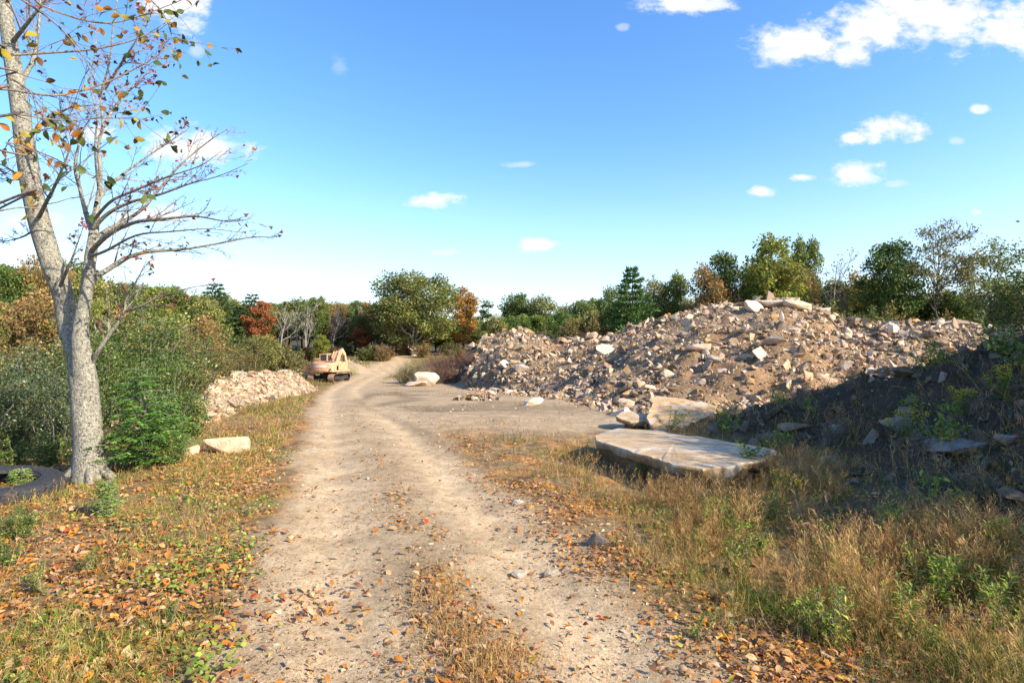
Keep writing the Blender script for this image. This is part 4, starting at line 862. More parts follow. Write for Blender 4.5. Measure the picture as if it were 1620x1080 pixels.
def hemlock(seed, Hh, Wd, nl, label, px, row, ls=.05, name='hemlock_sapling', leafcol=None, whorl=13):
    r = np.random.default_rng(seed); x0, y0, z0 = hit(px, row); root = thing(name, label, 'sapling', (x0, y0, z0))
    parts = [(*tube(wander((0, 0, -.1), (.03, 0, Hh), r, 8, .02), np.linspace(.022*Hh, .004, 8), 6), np.ones(3))]; Pn = []; Yn = []; Zn = []
    for k in range(whorl):
        f = .05+.93*k/whorl; z = Hh*f; L = Wd/2*(1-f)**.7*(1.0-.25*math.exp(-((f-.05)/.1)**2))+.05
        for j in range(7):
            a = 6.283*(j+r.random())/7; l = L*(.6+.55*r.random()); e = np.array([math.cos(a)*l, math.sin(a)*l, z+l*(.20-.12*r.random())]); P = wander((0, 0, z), e, r, 6, .04, .10)
            parts.append((*tube(P, np.linspace(.008, .002, 6), 3), np.ones(3)))
            ns = max(int(l/.075), 3); side = np.cross([0, 0, 1.], e/np.linalg.norm(e))
            for q in range(ns):
                t = .15+.85*(q+r.random()*.5)/ns; c = np.array([np.interp(t, np.linspace(0, 1, 6), P[:, i]) for i in range(3)])
                for sg in (-1, 1):
                    sl_ = l*.34*(1.15-t)*(.7+.5*r.random())+.03; dv = side*sg*.85+np.array([math.cos(a), math.sin(a), 0])*.6+np.array([0, 0, -.12]); dv /= np.linalg.norm(dv)
                    m = max(int(sl_/.0125), 4); tt = (np.arange(m)+r.random(m))/m; Pn.append(c+dv*tt[:, None]*sl_+np.array([0, 0, -.06])*tt[:, None]**2*sl_*4); d2 = np.cross(dv, [0, 0, 1.]); sgn = np.where(np.arange(m) % 2, 1, -1)[:, None]
                    Yn.append(dv*.55+d2*sgn+r.normal(size=(m, 3))*.2); Zn.append(np.tile([0, 0, 1.], (m, 1))+r.normal(size=(m, 3))*.35)
    Pn, Yn, Zn = map(np.concatenate, (Pn, Yn, Zn)); n = len(Pn); k = r.random(n) < min(1, nl/n); Pn, Yn, Zn = Pn[k], Yn[k], Zn[k]; n = len(Pn)
    Yn /= np.linalg.norm(Yn, axis=1, keepdims=True); X = np.cross(Yn, Zn); X /= np.linalg.norm(X, axis=1, keepdims=True)
    V = np.array([[-.16, 0, 0], [.16, 0, 0], [.13, .8, 0], [0, 1, 0], [-.13, .8, 0]])[[0, 1, 2, 4]]
    v, f = scat(V, np.array([[0, 1, 2, 3]]), Pn, np.stack([X, Yn, np.cross(X, Yn)], -1), ls*(.7+.6*r.random(n)))
    pal = leafcol or [((.055, .12, .02), 4), ((.085, .16, .03), 3), ((.035, .08, .015), 3), ((.12, .17, .04), 1)]
    link('stem', mesh_of('stem', parts), BARK_TWIG, root); link('foliage', mesh_of('foliage', [(v, f, percol(pick(pal, n, r, .3), 4))]), NEEDLE, root)
hemlock(61, 1.75, 1.75, 60000, 'bright green hemlock sapling pressed against the right side of the maple trunk', 225, 738)
hemlock(62, 1.3, 1.2, 26000, 'smaller hemlock sapling right of the bigger one', 262, 722)
hemlock(63, .42, .42, 2600, 'tiny yellow green conifer seedling in front of the tyre', 33, 782, .035, 'conifer_seedling', [((.16, .22, .04), 3), ((.10, .16, .03), 3)], 8)
hemlock(64, .45, .3, 1600, 'thin conifer seedling on the verge in front of the maple trunk', 170, 815, .035, 'conifer_seedling', [((.10, .17, .03), 3), ((.14, .20, .05), 2)], 8)

# ------------------------------------------------------------------ the grey maple with two stems
def maple():
    x0, y0, z0 = hit(143, 757); D = y0; r = np.random.default_rng(77)
    def p(px, py, dy=0.0): return np.array([(px-PX)/F*(D+dy)-x0, dy, CAM_Z+(PY-py)/F*(D+dy)-z0])
    root = thing('maple_tree', 'grey-barked maple with two stems and a few red leaves beside the tyre', 'tree', (x0, y0, z0))
    k = D/F
    def st(pts, rads, n, m, lump=.07, s=1):
        P = cat_rom(pts, m); return (*tube(P, np.interp(np.linspace(0, 1, m), np.linspace(0, 1, len(rads)), rads), n, lump, s), np.ones(3))
    left = [p(145, 775), p(143, 757), p(141, 700), p(136, 640), p(132, 600), p(121, 558, .10), p(106, 518, .22), p(100, 470, .22), p(83, 420, .12), p(67, 370, .1), p(52, 310), p(40, 240), p(31, 180), p(20, 110), p(8, 30), p(-6, -60), p(-20, -160), p(-30, -260)]
    trunk = [st(left, [v*k for v in (31, 25, 20, 19.5, 18.5, 14, 12.5, 14.5, 15, 15, 14.5, 14, 12.5, 11, 9.5, 8, 6, 4)], 26, 120, .06, 3)]
    right = [p(140, 660, .02), p(135, 605, -.02), p(130, 562, -.06), p(127.5, 520, -.08), p(135, 470, -.06), p(141, 420), p(147, 375, .05), p(152, 330, .1), p(158, 280, .1), p(155, 230, .1), p(161, 195, .1), p(158, 150, .1), p(172, 95, .1), p(178, 30, 0), p(195, -70), p(205, -150)]
    trunk.append(st(right, [v*k for v in (17, 17, 13.5, 9.8, 8.2, 8.6, 6.5, 3.6, 2.7, 2.1, 1.7, 1.4, 1.1, .9, .7)], 18, 90, .08, 5))
    for a, l in ((-.1, .44), (-.9, .30), (2.6, .34), (3.7, .34), (1.2, .3)):                        # root flares
        P = np.array([[math.cos(a)*.08, math.sin(a)*.08, .42], [math.cos(a)*.17, math.sin(a)*.17, .20], [math.cos(a)*l, math.sin(a)*l, .0], [math.cos(a)*l*1.5, math.sin(a)*l*1.5, -.10]])
        trunk.append(st(P, [.09, .085, .06, .03], 10, 14, .1, 8))
    link('trunk', mesh_of('trunk', trunk, True), BARK_NEAR, root)
    # branches traced, then forked
    br = []; twigs = []; ends = []
    def add(pts, r0, r1, spread=1.0, nsub=9, lev=0, up=.1):
        m = max(len(pts)*4, 6); P = cat_rom(pts, m) if lev == 0 else np.array(pts); m = len(P)
        (br if lev == 0 else twigs).append((*tube(P, np.linspace(r0, r1, m), 8 if lev == 0 else 3, .04 if lev == 0 else 0, 4), np.ones(3)))
        L = np.linalg.norm(np.diff(P, axis=0), axis=1).sum()
        if lev >= 3: ends.append(P[-1]); return
        if lev == 2: ends.append(P[-1]); ends.append(P[m//2])
        for j in range(nsub):
            f = .18+.8*(j+r.random())/nsub; i = min(int(f*(m-1)), m-2); a = P[i]; t = P[i+1]-P[i]; t /= np.linalg.norm(t)+1e-9
            s = r.normal(size=3); s[1] *= .9; s[2] = s[2]*.5+up; s -= t*(s@t); s /= np.linalg.norm(s)+1e-9
            d = t*.85+s*.55; d /= np.linalg.norm(d); l = L*(.40 if lev == 0 else .5)*(1.15-.65*f)*(.7+.6*r.random())*spread
            Q = [a]; 
            for q in range(5): d = d+r.normal(size=3)*.10+np.array([0, 0, .03]); d /= np.linalg.norm(d); Q.append(Q[-1]+d*l/5)
            add(Q, max(np.interp(f, [0, 1], [r0, r1])*.5, .0028), .0022, spread, (6, 4)[min(lev, 1)], lev+1, up)
    add([p(137, 462), p(150, 440, .1), p(172, 425, .2), p(200, 408, .3), p(235, 398, .3), p(290, 394, .4), p(350, 384, .5), p(405, 374, .6), p(432, 378, .6)], 5.2*k, .004, .75, 12)
    add([p(146, 575), p(155, 556, -.1), p(172, 530, -.1), p(190, 505, -.1), p(197, 490, -.1), p(200, 470, -.1), p(212, 450, -.2), p(222, 432, -.2), p(232, 410, -.2)], 3.6*k, .004, .8, 9)
    add([p(200, 492, -.1), p(222, 484, -.2), p(250, 470, -.2), p(300, 455, -.3), p(350, 448, -.3)], 2.2*k, .003, .6, 8)
    add([p(146, 385), p(165, 366, .2), p(195, 350, .4), p(225, 330, .5), p(250, 300, .6), p(280, 265, .7), p(310, 238, .8), p(345, 212, .8), p(372, 198, .9)], 4*k, .003, .6, 14)
    add([p(143, 398), p(170, 372, -.3), p(210, 352, -.5), p(260, 346, -.7), p(310, 342, -.8), p(360, 350, -.9), p(400, 345, -.9)], 4*k, .003, .6, 12)
    add([p(148, 360), p(172, 336, -.1), p(210, 318, -.2), p(250, 308, -.3), p(300, 290, -.4), p(345, 278, -.4), p(392, 258, -.5)], 3.4*k, .003, .6, 12)
    add([p(152, 320), p(170, 296, .3), p(200, 270, .5), p(235, 245, .6), p(270, 222, .7), p(300, 200, .7)], 3*k, .003, .7, 12)
    add([p(147, 372), p(136, 340, .3), p(126, 300, .5), p(118, 268, .6), p(122, 235, .6), p(130, 205, .7), p(140, 190, .7)], 4.6*k, .006, .9, 9)
    add([p(150, 345), p(175, 318, -.6), p(215, 300, -.9), p(262, 280, -1.1), p(315, 262, -1.2), p(350, 238, -1.2)], 2.6*k, .003, .6, 12)
    add([p(144, 405), p(168, 396, -.5), p(215, 372, -.8), p(270, 366, -1.), p(330, 362, -1.1), p(385, 368, -1.1)], 2.6*k, .003, .6, 12)
    add([p(155, 300), p(150, 250, -.3), p(150, 215, -.4), p(152, 180, -.5), p(141, 130, -.5), p(150, 70, -.5), p(144, 10, -.5), p(152, -40, -.5)], 1.9*k, .003, .8, 12)
    add([p(162, 200), p(180, 170, .2), p(205, 140, .3), p(235, 110, .4), p(262, 60, .5)], 2.6*k, .003, .8, 12)
    add([p(164, 140), p(190, 100, -.2), p(215, 60, -.4), p(240, 10, -.4)], 2.4*k, .003, .9, 10)
    add([p(95, 452), p(104, 430, -.3), p(113, 410, -.4), p(122, 385, -.5), p(132, 356, -.6)], 3*k, .004, .7, 6)
    add([p(60, 345), p(72, 320, -.4), p(85, 295, -.7), p(98, 265, -.9), p(112, 225, -1.), p(118, 180, -1.)], 3.4*k, .004, .8, 9)
    add([p(36, 230), p(55, 205, -.3), p(80, 185, -.5), p(110, 170, -.7), p(150, 165, -.9)], 3.4*k, .004, .8, 9)
    add([p(24, 140), p(50, 95, .3), p(58, 50, .4), p(62, 0, .5), p(70, -60, .6)], 4*k, .006, .9, 10)
    add([p(50, 300), p(30, 280, .3), p(5, 262, .5), p(-30, 250, .7)], 3*k, .004, .9, 8)
    add([p(62, 355), p(40, 372, .2), p(15, 380, .3), p(-15, 384, .4)], 2.2*k, .003, .9, 6)
    add([p(14, 70), p(45, 30, -.3), p(75, -10, -.4), p(100, -60, -.5)], 3.4*k, .006, .9, 9)
    for q in br: link('branch', mesh_of('branch', [q], True), BARK_NEAR, root)
    link('twigs', mesh_of('twigs', twigs), BARK_TWIG, root, kind='stuff')
    E = np.array(ends); E = E[r.permutation(len(E))]; V, Fc = MAPLELEAF; cols = [(.30, .05, .03), (.22, .05, .03), (.15, .06, .04), (.30, .12, .03), (.11, .065, .045)]; ms = []
    for c in cols:
        m = mesh_of('leaf', [(V, Fc, np.array(c))], True); m.materials.append(DRYLEAF); ms.append(m)
    # leaves hang mostly low and inside; the outer right twigs keep only a few
    prob = np.where(E[:, 0] > 1.5, .10, .55)*(.4+1.0*(fbm(E[:, 0], E[:, 2], .7, 2, 9) > 0)); E = E[r.random(len(E)) < prob][:650]; X2 = E[300:]+r.normal(size=(max(len(E)-300, 0), 3))*.03; E = E[:300]
    if len(X2): v, f = scat(V, Fc, X2, rotm(R_(180)+r.normal(size=len(X2))*.8, r.normal(size=len(X2))*.7, r.random(len(X2))*6.28), .07*(.7+.6*r.random(len(X2)))); link('leaf', mesh_of('leaf', [(v, f, percol(np.array(cols)[r.choice(5, len(X2), p=[.15, .2, .35, .1, .2])], len(V)))]), DRYLEAF, root, kind='stuff')
    for e in E:
        o = link('leaf', ms[int(r.choice(5, p=[.2, .2, .3, .1, .2]))], None, root, tuple(e-np.array([0, 0, .03])), (R_(180)+r.normal()*.8, r.normal()*.7, r.random()*6.28), (.062*(.7+.6*r.random()),)*3)
maple()
# overhanging tree at the upper left: its trunk stands outside the view, its leafy branches reach in
def overhang():
    r = np.random.default_rng(88); x0, y0 = -6.6, 3.4; z0 = float(H(x0, y0)); root = thing('birch_tree', 'overhanging branches with oval green and orange leaves at the top left', 'tree', (x0, y0, z0))
    def p(px, py, d): return np.array([(px-PX)/F*d-x0, d-y0, CAM_Z+(PY-py)/F*d-z0])
    tp = np.array([[0, 0, -.2], [.05, 0, 1.5], [.2, .1, 3], [.4, .15, 4.2], [.6, .2, 5.6], [.8, .2, 7]])
    link('trunk', mesh_of('trunk', [(*tube(cat_rom(tp, 30), np.linspace(.16, .05, 30), 12, .06, 2), np.ones(3))], True), BARK_NEAR, root)
    paths = [([tp[3], p(-60, 60, 3.9), p(0, 84, 4.3), p(80, 82, 4.5), p(150, 76, 4.6), p(215, 60, 4.7), p(268, 30, 4.8)], .016), ([tp[2], p(-60, 150, 3.7), p(0, 140, 4.0), p(90, 150, 4.2), p(170, 128, 4.4), p(245, 88, 4.5), p(288, 52, 4.6)], .013), ([tp[4], p(-20, -40, 4.4), p(70, 10, 4.6), p(160, 35, 4.8), p(230, 20, 4.9), p(300, -8, 5)], .013),
             ([tp[2], p(-40, 190, 3.6), p(20, 180, 3.8), p(100, 190, 4.1), p(170, 186, 4.3), p(240, 190, 4.5)], .010), ([tp[1], p(-60, 345, 2.2), p(-10, 335, 2.3), p(30, 328, 2.35), p(62, 330, 2.4)], .006), ([tp[4], p(-60, -60, 3.6), p(20, -10, 3.8), p(90, 40, 4.0), p(130, 90, 4.1), p(150, 130, 4.2)], .010),
             ([tp[3], p(-50, 100, 3.4), p(10, 120, 3.5), p(50, 150, 3.6), p(75, 200, 3.6)], .008), ([tp[5], p(100, -60, 4.8), p(200, -30, 5.0), p(262, 30, 5.2), p(275, 100, 5.2)], .010), ([tp[3], p(-30, 230, 3.2), p(10, 225, 3.4), p(60, 240, 3.6), p(110, 262, 3.8)], .007)]
    tw = []; spots = []
    for pts, r0 in paths:
        P = cat_rom(pts, 40); link('branch', mesh_of('branch', [(*tube(P, np.linspace(r0, .0025, 40), 7), np.ones(3))], True), BARK_TWIG, root)
        n = 11 if r0 > .0065 else 2
        for j in range(n):
            i = int(12+27*(j+r.random())/n); i = min(i, 38); t = P[i+1]-P[i]; t /= np.linalg.norm(t); s = r.normal(size=3); s[2] -= .2; d = t*.7+s*.45; d /= np.linalg.norm(d); l = .25+.3*r.random(); Q = [P[i]]
            for q in range(4): d = d+r.normal(size=3)*.12; d /= np.linalg.norm(d); Q.append(Q[-1]+d*l/4)
            tw.append((*tube(np.array(Q), [.003, .0026, .0022, .0018, .0015], 4), np.ones(3))); spots += [Q[2], Q[3], Q[4], Q[4]]
        spots += [P[i] for i in (39, 36, 33)]
    link('twigs', mesh_of('twigs', tw), BARK_TWIG, root, kind='stuff')
    cols = [(.055, .085, .02), (.11, .13, .025), (.30, .24, .03), (.40, .20, .03), (.32, .12, .025), (.17, .085, .03)]; ms = []; V, Fc = leafshape(.30, .12, 4)
    for c in cols: m = mesh_of('leaf', [(V, Fc, np.array(c))], True); m.materials.append(DRYLEAF); ms.append(m)
    for e in spots:
        if r.random() < .18: continue
        far = e[0]+x0 > -2.9; pr = [.55, .25, .08, .06, .03, .03] if far else [.22, .2, .14, .14, .14, .16]
        link('leaf', ms[int(r.choice(6, p=pr))], None, root, tuple(e), (R_(-65)+r.normal()*.7, r.normal()*.9, r.random()*6.28), (.064*(.7+.6*r.random()),)*3)
overhang()

# ------------------------------------------------------------------ grass, weeds and fallen leaves
def spread_pts(r, n, d0, d1, a0=-47, a1=47):
    d = np.exp(r.uniform(math.log(d0), math.log(d1), n)); a = np.radians(r.uniform(a0, a1, n)); return np.sin(a)*d, np.cos(a)*d
BLADE = (np.array([[-.5, 0, 0], [.5, 0, 0], [-.42, .10, .45], [.42, .10, .45], [-.22, .32, .8], [.22, .32, .8], [0, .62, 1.0]]), np.array([[0, 1, 3, 2], [2, 3, 5, 4]]), np.array([[4, 5, 6]]))
def blades(x, y, hgt, wid, pal, r, lean=.35):
    V, Fq, Ft = BLADE; n = len(x); pos = np.stack([x, y, H(x, y)-.01], -1); M = rotm(r.normal(size=n)*lean, r.normal(size=n)*lean, r.random(n)*6.283)
    sc = np.stack([wid, hgt*(.3+.9*r.random(n)), hgt], -1); P = (np.einsum('nij,nkj->nki', M, V[None]*sc[:, None, :])+pos[:, None]).reshape(-1, 3); k = (np.arange(n)*7)[:, None, None]
    c = pick(pal, n, r, .3)
    cc = percol(c, 7); return [(P, np.concatenate([(Fq[None]+k).reshape(-1, 4)]), cc), (P, (Ft[None]+k).reshape(-1, 3), cc)]
def panicle(seed, hairs=20):
    """dry grass stem with an airy seed head"""
    r = np.random.default_rng(seed); V = []; Fq = []
    zs = [0, .35, .7, 1.0]; dx = [0, .03, .09, .2]
    for i in range(3):
        b = len(V); w_ = .006*(1-.25*i); V += [[dx[i]-w_, 0, zs[i]], [dx[i]+w_, 0, zs[i]], [dx[i+1]+w_*.75, 0, zs[i+1]]]; Fq.append([b, b+1, b+2])
    for i in range(hairs):
        t = .52+.48*(i+r.random())/hairs; a = r.random()*6.283; l = .20*(1.12-t)*(.6+.7*r.random())+.03; x = np.interp(t, zs, dx); c = np.array([x, 0, t]); d = np.array([math.cos(a)*.8, math.sin(a)*.8, .75]); e = c+d*l; s = np.array([-math.sin(a), math.cos(a), .3])*.0045
        b = len(V); V += [c.tolist(), (e+s).tolist(), (e-s).tolist()]; Fq.append([b, b+1, b+2])
    return np.array(V), np.array(Fq)
PANS = [panicle(1), panicle(2), panicle(3)]
def panicles(x, y, hgt, pal, r, lean=.32):
    out = []; ch = r.integers(3, size=len(x))
    for k in range(3):
        g = ch == k; n = int(g.sum()); V, Fq = PANS[k]; pos = np.stack([x[g], y[g], H(x[g], y[g])-.01], -1)
        v, f = scat(V, Fq, pos, rotm(r.normal(size=n)*lean, r.normal(size=n)*lean, r.random(n)*6.283), hgt[g]); out.append((v, f, percol(pick(pal, n, r, .25), len(V))))
    return out
DRY = [((.48, .29, .105), 4), ((.57, .38, .155), 4), ((.40, .21, .075), 3), ((.27, .145, .06), 1.5)]
DRYG = DRY+[((.16, .17, .045), 3)]
FRESH = [((.14, .20, .03), 4), ((.20, .25, .04), 3), ((.09, .13, .025), 3), ((.28, .28, .06), 1.5)]
def grasses():
    r = np.random.default_rng(101); dry = []; grn = []
    # right verge: s > 1.6, up to the bank and the lot
    x, y = spread_pts(r, 270000, 2.2, 17); s = x-xr(y); nn = fbm(x, y, .8, 3, 102); n2 = fbm(x, y, 2.2, 2, 103); b = bank(x, y)
    clump = np.clip(.50+2.2*nn+.45*sm(1.2, 2.6, x)*sm(6.5, 5, y), .03, 1)
    inslab = ((x-2.7)/1.2)**2+((y-9.1)/1.6)**2 < 1
    edge = sm(1.5, 3.3, s+.6*n2); lim = sm(13.5, 10.5, y+1.2*n2-.25*np.maximum(x-2, 0))
    den = edge*lim*clump*np.where(b > .14, .20, 1)*np.where(inslab, 0, 1)*np.where((y > 8.2), .75, 1)
    k = (s > 1.35) & (r.random(len(x)) < den); x, y, s, n2, b, e2 = x[k], y[k], s[k], n2[k], b[k], edge[k]
    green = r.random(len(x)) < np.clip(.17+.42*sm(1.4, 3.2, x)*sm(5.6, 3.8, y)+1.2*np.clip(fbm(x, y, .9, 3, 104), 0, 1)+.15*sm(4.5, 3, y), 0, .85)
    dd = np.hypot(x, y); hg = (.06+.24*e2*(.5+.9*r.random(len(x)))+.26*np.clip(fbm(x, y, .8, 3, 106), -.5, 1))*np.where(green, .85, 1.0); wd = .0042*np.maximum(1, dd/6)
    hg = hg*np.where(b > .2, 1.25, 1)*np.where((y > 7.4) & (x > .2) & (x < 3.4), .7, 1)*np.interp(y, [2, 4, 6, 9], [.70, .82, .85, .8]); hg = np.clip(hg, .05, .5); tall = (~green) & (r.random(len(x)) < .38*e2)
    i = (~green) & ~tall; dry += blades(x[i], y[i], hg[i], wd[i]*.85, DRYG, r, .55); grn += blades(x[green], y[green], hg[green], wd[green]*1.25, FRESH, r, .5)
    i = tall; dry += panicles(x[i], y[i], hg[i]*1.45+.05, DRY, r)
    # left verge: short grass and clover among the leaves
    x, y = spread_pts(r, 230000, 2.2, 34); s = x-xr(y); n2 = fbm(x, y, .9, 3, 107)
    den = sm(-1.5, -2.2, s+.35*n2)*np.clip(.50+1.3*n2, .03, .95)*(pile(x, y) < .05); k = (s < -1.4) & (r.random(len(x)) < den); x, y = x[k], y[k]; n = len(x); dd = np.hypot(x, y)
    green = r.random(n) < np.clip(.42+.9*fbm(x, y, 1.3, 2, 108), .1, .9); hg = (.05+.11*r.random(n))*(1+.5*sm(8, 16, y)); wd = .0042*np.maximum(1, dd/6)
    dry += blades(x[~green], y[~green], hg[~green], wd[~green], DRYG, r, .5); grn += blades(x[green], y[green], hg[green], wd[green]*1.4, FRESH, r, .55)
    k = r.random(n) < .05; dry += panicles(x[k], y[k], hg[k]*2.6, DRY, r)
    # strip between the ruts
    x, y = spread_pts(r, 110000, 2.2, 11); s = x-xr(y); n2 = fbm(x, y, .6, 3, 109); k = (r.random(len(x)) < np.exp(-((s-.02)/(.26+.08*n2))**2)*np.clip(.50+1.5*n2, 0, 1)*sm(10.5, 4, y)); x, y = x[k], y[k]; n = len(x); hg = .05+.12*r.random(n)*sm(7, 3.5, y)
    dry += blades(x, y, hg, np.full(n, .0042), DRY+[((.16, .16, .05), 1)], r, .6); k = r.random(n) < .06; dry += panicles(x[k], y[k], hg[k]*1.7, DRY, r, .4)
    # meadow in the hollow, along the track and behind the ridge
    x, y = spread_pts(r, 90000, 20, 108, -47, 5); s = x-xr(y); k = (np.abs(s) > 1.9) & ((s < 0) | (y > 62)) & (pile(x, y) < .05) & (mound(x, y)[0] < .05) & (r.random(len(x)) < np.clip(.5+1.1*fbm(x, y, 3, 3, 110), 0.05, 1)); x, y = x[k], y[k]; n = len(x); dd = np.hypot(x, y)
    hg = (.18+.35*r.random(n))*np.clip(1+1.0*fbm(x, y, 8, 2, 111), .4, 1.8)*sm(1.8, 4, np.abs(x-xr(y)))+.05; dry += blades(x, y, hg, .011*dd/15, [((.24, .18, .06), 3), ((.16, .15, .045), 4), ((.30, .22, .09), 2), ((.10, .12, .03), 3)], r, .4)
    # sparse tufts on the lot and the back rim
    x, y = spread_pts(r, 26000, 9, 60, -20, 47); s = x-xr(y); q = fbm(x, y, 2.2, 3, 112); k = (s > 1.7) & (r.random(len(x)) < np.clip(q*1.6-.1+.5*np.exp(-((y-12.5)/2.2)**2), 0, .75)*np.where(mound(x, y)[0] > .1, .5, 1)) & (y > 11); x, y = x[k], y[k]; n = len(x); hg = .05+.12*r.random(n); dry += blades(x, y, hg, .006*np.hypot(x, y)/9, [((.40, .23, .10), 4), ((.30, .16, .075), 3), ((.46, .32, .15), 2), ((.17, .18, .05), .7)], r, .5)
    g1 = link('dry_grass', mesh_of('dry_grass', dry), GRASS, kind='stuff'); g1['label'] = 'tan dry grass with airy seed heads along both sides of the track'
    g2 = link('green_grass', mesh_of('green_grass', grn), GRASS, kind='stuff'); g2['label'] = 'short fresh green grass growing among the dry grass and leaves'
grasses()
def litter():
    r = np.random.default_rng(120); V, Fc = leafshape(.25, .2, 3)
    x, y = spread_pts(r, 165000, 2.1, 25); s = x-xr(y); n1 = fbm(x, y, .9, 3, 121); n2 = fbm(x, y, .25, 2, 122)
    den = .80*sm(-1.25, -2.0, s+.3*n1)*np.clip(.55+1.1*n1+.5*n2, .02, 1)*sm(22, 10, y)
    den = np.maximum(den, .95*np.exp(-((s-1.85-.25*n1)/.55)**2)*np.clip(.7+1.2*n1+.4*n2, .02, 1)*sm(15, 10, y)*np.where(y < 4.5, .7, 1)); den = np.maximum(den, .42*(s > 1.8)*np.clip(.3+1.3*n1, 0, 1)*sm(12, 7, y))
    den = np.maximum(den, np.where(y < 5, .36, .42)*np.exp(-((s+.02)/np.where(y < 5, .36, .28))**2)*np.clip(.30+1.7*n1+.5*n2, 0, 1)*sm(24, 9, y)); den = np.maximum(den, .03+.32*np.exp(-((s+1.2)/.35)**2)*np.clip(.2+1.4*n1+.5*n2, 0, 1)*sm(9, 5, y)); den = den*np.where((y > 13) & (s > 1), .2, 1)*np.where(bank(x, y) > .15, .15, 1)*np.where(mound(x, y)[0] > .05, 0, 1)*np.where(pile(x, y) > .05, .1, 1)
    den = np.maximum(den, .8*sm(1.5, 1.9, s+.3*n1)*sm(3.6, 2.4, s+.5*n1)*np.clip(.5+1.3*n1+.4*n2, .02, 1)*sm(6, 7.5, y)*sm(14, 11, y))
    k = r.random(len(x)) < np.clip(den*1.05, 0, 1); x, y = x[k], y[k]; n = len(x); sz = (.028+.058*r.random(n)**2.4)*np.where(x-xr(y) < 0, 1.12, .95); pos = np.stack([x, y, H(x, y)+.012+.02*r.random(n)], -1)
    nn = normal(x, y, .06)+r.normal(size=(n, 3))*np.array([.42, .42, .1]); nn /= np.linalg.norm(nn, axis=1, keepdims=True); M = align(nn)@rotm(np.zeros(n), np.zeros(n), r.random(n)*6.283)
    pal = [((.46, .25, .11), 4), ((.52, .33, .19), 3), ((.44, .17, .03), 3), ((.50, .20, .03), 2), ((.27, .13, .065), 3), ((.17, .085, .05), 1.5), ((.40, .06, .02), .3), ((.5, .36, .05), .5)]
    col = pick(pal, n, r, .2); order = np.argsort(-sz/np.hypot(x, y)); big, rest = order[:300], order[300:]
    ms = []
    for i in range(10):
        c = pal[i % 6][0] if i < 8 else pal[i-2][0]; m = mesh_of('leaf', [(*leafshape(.20+.03*(i % 4), .14+.07*(i % 3), 6), np.array(c))], True); m.materials.append(DRYLEAF); ms.append(m)
    pw = np.array([3, 3, 3, 2, 2, 1.2, 2, 2, .25, .35]); pw /= pw.sum()
    for i in big:
        o = link('leaf', ms[int(r.choice(10, p=pw))], None, G[0] if abs(x[i]-xr(y[i])) > 1.6 else G[1]); sc = sz[i]*1.15; o.matrix_world = Matrix.Translation(Vector(pos[i]))@Matrix(M[i].tolist()).to_4x4()@Matrix.Diagonal((sc*(.8+.5*r.random()), sc, sc*(.3+.9*r.random()), 1))
    sc = sz[rest][:, None]*np.stack([.8+.5*r.random(len(rest)), np.ones(len(rest)), .2+1.0*r.random(len(rest))], -1); v, f = scat(V, Fc, pos[rest], M[rest], sc)
    link('leaf', mesh_of('leaf', [(v, f, percol(col[rest], len(V)))], True), DRYLEAF, G[0], kind='stuff')
    # crumbs of dry leaf and stalk trodden into the track and verges
    x, y = spread_pts(r, 70000, 2.0, 24); s = x-xr(y); n1 = fbm(x, y, .5, 3, 125); k = (s < 4) & (bank(x, y) < .1) & (pile(x, y) < .05) & (r.random(len(x)) < np.clip(.25+1.5*n1+.3*(np.abs(s) > 1.3), .03, .9)); x, y = x[k], y[k]; n = len(x)
    V2 = np.array([[-.3, 0, 0], [.25, .05, .12], [.35, .8, .05], [-.2, 1, .2]]); nn = normal(x, y, .05)+r.normal(size=(n, 3))*.3; nn /= np.linalg.norm(nn, axis=1, keepdims=True)
    v, f = scat(V2, LEAFQ[1], np.stack([x, y, H(x, y)+.004], -1), align(nn)@rotm(np.zeros(n), np.zeros(n), r.random(n)*6.28), (.008+.022*r.random(n)**2)[:, None]*np.array([[.7, 1, 1]])*np.maximum(1, y/8)[:, None]**.5)
    o = link('leaf_crumbs', mesh_of('leaf_crumbs', [(v, f, percol(pick([((.22, .12, .06), 4), ((.34, .2, .10), 3), ((.13, .08, .05), 3), ((.42, .18, .05), 1)], n, r, .3), 4))]), DRYLEAF, kind='stuff'); o['label'] = 'crumbs of dry leaves and stalks trodden into the track'
    # low broad-leaved ground cover in patches on the left verge and lower right
    x, y = spread_pts(r, 64000, 2.2, 12); s = x-xr(y); n1 = fbm(x, y, .7, 3, 127); k = (((s < -1.5)) | ((s > 2.4) & (y < 7))) & (bank(x, y) < .25) & (r.random(len(x)) < np.clip(3.2*(n1-.10)+.3*sm(-2.6, -4, s)*sm(6, 4, y), 0, .9)); x, y = x[k], y[k]; n = len(x)
    nn = r.normal(size=(n, 3))*.45+np.array([0, 0, 1.]); nn /= np.linalg.norm(nn, axis=1, keepdims=True); v, f = scat(*NEARLEAF, np.stack([x, y, H(x, y)+.02+.09*r.random(n)**1.5], -1), align(nn)@rotm(np.zeros(n), np.zeros(n), r.random(n)*6.28), (.018+.03*r.random(n))[:, None]*np.array([[1.4, 1, 1]]))
    o = link('ground_cover', mesh_of('ground_cover', [(v, f, percol(pick(FRESH, n, r, .3), len(NEARLEAF[0])))], True), LEAF, kind='stuff'); o['label'] = 'low bright green broad-leaved ground cover among the fallen leaves'
litter()
